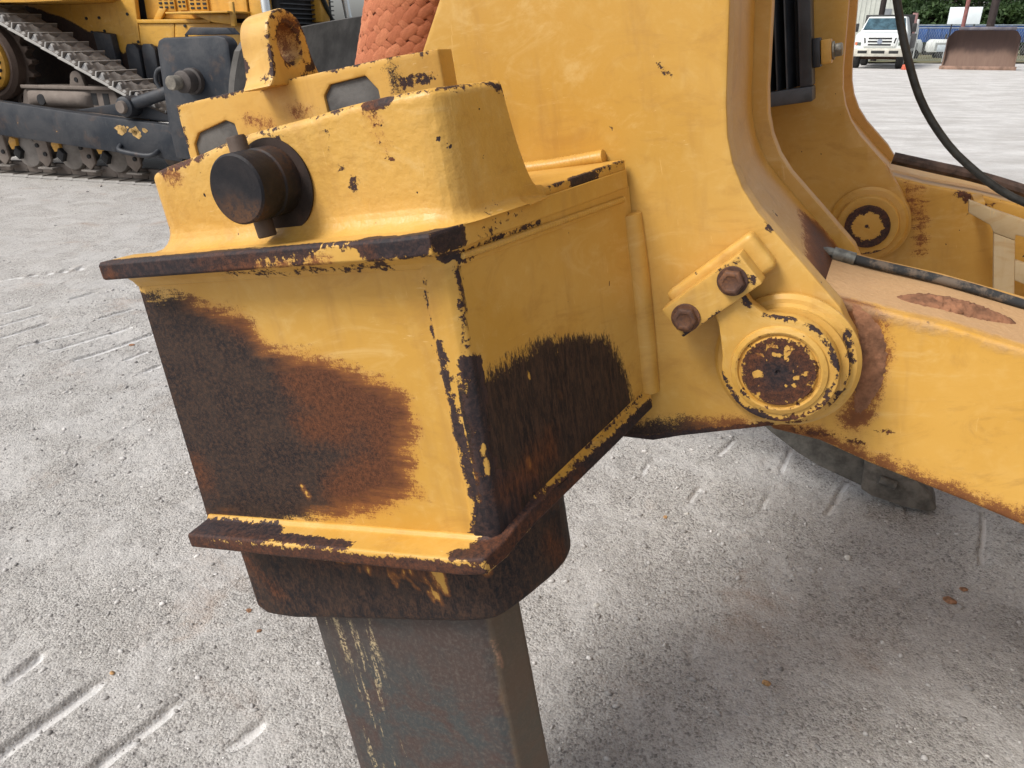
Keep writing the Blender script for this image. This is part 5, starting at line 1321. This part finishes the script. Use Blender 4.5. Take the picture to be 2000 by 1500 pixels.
# blue trailer, white trailers, fence, building
M_blue = flat_mat('blue_panel', (.035, .10, .30), .5, .2, 1.5)
tr = empty('cargo_trailer', xy(0, 34.0, 62, -6), 'long blue trailer beyond the fence, half hidden by the dozer blade', 'trailer')
build('box', MB().box(-5.6, 5.6, 0, 2.4, .95, 2.05), M_blue, tr, .03)
build('top_edge', MB().box(-5.62, 5.62, -.03, 2.43, 2.052, 2.13), flat_mat('pale_rail', (.35, .42, .50), .5, .1, 3), tr, .01)
for k in range(12): build('stake', MB().box(-5.3 + .96 * k - .03, -5.3 + .96 * k + .03, -.05, -.001, .95, 2.05), M_blue, tr)
for x_ in (-4, -3, 4): build('wheel', MB().lathe([(.2, -.02), (.42, 0), (.45, .05), (.45, .28), (.4, .3)], (x_, .05, .45), (0, 1, 0), 20), M_tyre, tr)
def utility(x, y, rz, s, label):
    u = empty('generator_trailer', xy(0, x, y, rz), label, 'trailer', 'white machines by the fence')
    build('body', MB().prism([(-.8 * s, .45), (.8 * s, .45), (.8 * s, .95), (.55 * s, 1.2), (-.6 * s, 1.2), (-.8 * s, 1.0)], -.5, .5), M_white, u, .05)
    build('drawbar', MB().box(-1.5 * s, -.8 * s, -.05, .05, .45, .53), M_dkp, u)
    build('exhaust', MB().tube([(.3 * s, 0, 1.2), (.3 * s, 0, 1.5)], .06, 8), M_dkp, u)
    for y_ in (-.56, .42): build('wheel', MB().lathe([(.1, 0), (.3, .01), (.32, .05), (.32, .14), (.28, .15)], (.1, y_, .32), (0, 1, 0), 18), M_tyre, u)
    build('panel_door', MB().box(-.4 * s, .3 * s, -.512, -.501, .55, 1.0), flat_mat('grey_door', (.35, .37, .37), .5, .1, 4), u)
utility(24.6, 52, 10, .75, 'small white machine on wheels between the truck and the sign')
utility(27.0, 53, -15, .9, 'white machine on wheels half behind the dozer blade, left side')
utility(36.3, 54, 15, 1.2, 'white machine at the right edge of the photo beyond the blade')
fn_ = empty('wire_fence', xy(0, 30, 49), 'thin pale wire fence along the far edge of the yard', 'fence')
M_gal = flat_mat('galvanised', (.42, .44, .44), .5, .1, 6)
for k in range(9): build('fence_post', MB().tube([(-9 + 2.55 * k, 0, 0), (-9 + 2.55 * k, 0, 1.85)], .035, 8), M_gal, fn_)
build('top_rail', MB().tube([(-9, 0, 1.82), (11.5, 0, 1.82)], .025, 8), M_gal, fn_)
build('bottom_wire', MB().tube([(-9, 0, .1), (11.5, 0, .1)], .008, 6), M_gal, fn_)
wm = MB()
for k in range(140):
    x0 = -9 + k * .146
    wm.tube([(x0, .01, .1), (x0 + .85 if x0 < 10.6 else 11.5, .01, 1.8)], .004, 3); wm.tube([(x0, -.01, 1.8), (x0 + .85 if x0 < 10.6 else 11.5, -.01, .1)], .004, 3)
tag(build('wire_mesh', wm, M_gal, fn_), kind='stuff')
ss = empty('yard_sign', xy(0, 24.0, 46.5, -20), 'small grey sign on a thin stake beyond the truck', 'sign')
build('stake', MB().tube([(0, 0, 0), (0, 0, .7)], .025, 8), M_gal, ss)
build('plate', MB().box(-.38, .38, -.03, -.012, .60, .95), flat_mat('grey_sign', (.42, .47, .50), .5, .1, 4), ss, .01)
bdg = empty('shed', xy(0, 25.6, 64, -18), 'pale metal shed behind the white truck', 'building')
M_wall = flat_mat('pale_cladding', (.60, .62, .58), .6, .06, 2)
build('wall', MB().box(-7, 3.0, 0, 8, 0, 5.2), M_wall, bdg)
cl = None
for k in range(32):
    if cl is None: cl = o = build('cladding_rib', MB().box(-.03, .03, -.03, -.001, .3, 5.18), M_wall, bdg)
    else: o = copy_obj(cl, bdg)
    o.location = (-6.9 + .32 * k - .0, 0, 0)
build('roof', MB().prism([(-7.4, 5.2), (3.4, 5.2), (3.2, 5.5), (-7.2, 5.5)], -.4, 8.4), flat_mat('roof_grey', (.35, .36, .36), .6, .1, 2), bdg)
dr = build('door', MB().box(2.05, 2.65, -.05, -.031, 0, 3.2), flat_mat('grey_roll_door', (.26, .28, .31), .6, .1, 3), bdg)
build('handle', MB().box(2.1, 2.15, -.09, -.051, 1.1, 1.25), M_dkp, dr)
tag(build('post', MB().lathe([(.28, 0), (.28, .05), (.16, .06), (.15, 7.0), (.1, 7.05)], (0, 0, 0), (0, 0, 1), 14), flat_mat('black_post', (.02, .013, .012), .8, .2, 5), None, matrix=xy(0, 21.25, 49)), 'black post standing behind the white truck', 'post', 'posts behind the blade')

# trees
def leaf_mat(name, a, b):
    t = NT(name); inf = t.attr('tone'); c = t.mix(inf, a, b)
    bs = t.n('ShaderNodeBsdfPrincipled', {'Base Color': c, 'Roughness': .7}); tr_ = t.n('ShaderNodeBsdfTranslucent', {'Color': c})
    mx = t.n('ShaderNodeMixShader', {0: .25}); t.t.links.new(bs.outputs[0], mx.inputs[1]); t.t.links.new(tr_.outputs[0], mx.inputs[2]); t.t.links.new(mx.outputs[0], t.out.inputs[0])
    return t.m
LM = [leaf_mat('dark_leaves', (.022, .050, .016), (.058, .108, .028)), leaf_mat('mid_leaves', (.035, .07, .018), (.085, .14, .035))]
M_bark = flat_mat('bark', (.07, .05, .038), .95, .3, 6)
def tree(x, y, h, r, kind, label, seed):
    rng = np.random.default_rng(seed); rg = random.Random(seed)
    e = empty('tree', xy(0, x, y, rg.uniform(0, 360)), label, 'tree', 'trees beyond the yard')
    mb = MB(); mb.tube(smooth_path([(0, 0, 0), (.1, .1, h * .3), (-.1, .2, h * .6), (.1, 0, h * .9)], 12), [.32 * (1 - .8 * k / 11) for k in range(12)], 8)
    tips = []
    for k in range(9):
        a = rg.uniform(0, 6.28); z = h * rg.uniform(.15, .75); L = r * rg.uniform(.6, .95)
        q = (math.cos(a) * L, math.sin(a) * L, z + L * .35); tips.append(q)
        mb.tube([(0, .1, z), (q[0] * .5, q[1] * .5, z + L * .1), q], [.10, .07, .02], 6)
    build('trunk', mb, M_bark, e, smooth=60)
    nc = 70; n = 62
    th = rng.uniform(0, 2 * np.pi, nc); zz = rng.random(nc); rad_ = r * (.45 + .55 * np.sin(np.pi * np.clip(zz * .85 + .12, 0, 1))) * np.sqrt(rng.uniform(.25, 1, nc))
    cx = np.stack([np.cos(th) * rad_, np.sin(th) * rad_, h * (.06 + .94 * zz)], 1)
    cr = r * rng.uniform(.16, .30, nc)
    pos = (cx[:, None] + rng.normal(0, 1, (nc, n, 3)) * (cr[:, None, None] * np.array([.62, .62, .45]))).reshape(-1, 3)
    N = len(pos); s = rng.uniform(.14, .30, N)
    u = rng.normal(0, 1, (N, 3)); u /= np.linalg.norm(u, axis=1)[:, None]; w = np.cross(u, rng.normal(0, 1, (N, 3))); w /= np.linalg.norm(w, axis=1)[:, None]
    V = np.stack([pos - u * s[:, None], pos + w * (s * .5)[:, None], pos + u * s[:, None], pos - w * (s * .5)[:, None]], 1).reshape(-1, 3)
    me = bpy.data.meshes.new('crown'); me.vertices.add(4 * N); me.vertices.foreach_set('co', V.ravel())
    me.loops.add(4 * N); me.loops.foreach_set('vertex_index', np.arange(4 * N)); me.polygons.add(N); me.polygons.foreach_set('loop_start', np.arange(0, 4 * N, 4)); me.update()
    tone = np.repeat(np.clip(np.repeat(rng.random(nc), n) * .7 + rng.random(N) * .3, 0, 1), 4).astype(np.float32)
    a_ = me.attributes.new('tone', 'FLOAT', 'POINT'); a_.data.foreach_set('value', tone); me.materials.append(LM[kind])
    o = bpy.data.objects.new('crown', me); COL.objects.link(o); o.parent = e
TL = [(38, 88, 11, 4.2, 0, 'dark tree right behind the shed corner'), (44.5, 90, 12, 4.6, 0, 'dark tree left of the notice board'), (50, 88, 11, 4.4, 0, 'dark tree straight behind the notice board'), (56, 90, 12, 4.6, 1, 'lighter green tree right of the thick dark post'), (61.5, 88, 11, 4.4, 1, 'lighter green tree at the right edge of the photo'),
      (47, 97, 15, 5.5, 0, 'taller dark tree in the second row behind the board'), (53.5, 98, 15, 5.5, 0, 'taller tree in the second row behind the thick post'), (41, 98, 15, 5.5, 0, 'taller dark tree in the second row near the shed'), (60, 98, 15, 5.5, 1, 'taller green tree in the second row at far right')]
for k, (x_, y_, h_, r_, kd, lb) in enumerate(TL): tree(x_, y_, h_, r_, kd, lb, 100 + k)
ORD = ['first', 'second', 'third', 'fourth', 'fifth', 'sixth', 'seventh', 'eighth', 'ninth', 'tenth', 'eleventh', 'twelfth', 'thirteenth', 'fourteenth']
for k in range(14):
    x_ = 36 + 2.6 * k; y_ = 82 + random.uniform(-1, 1.5)
    tree(x_, y_, random.uniform(2.6, 4.2), random.uniform(1.5, 2.0), 0 if k < 8 else 1, 'low %s bush at the foot of the trees, %s from the shed' % ('dark' if k < 8 else 'light green', ORD[k]), 200 + k)
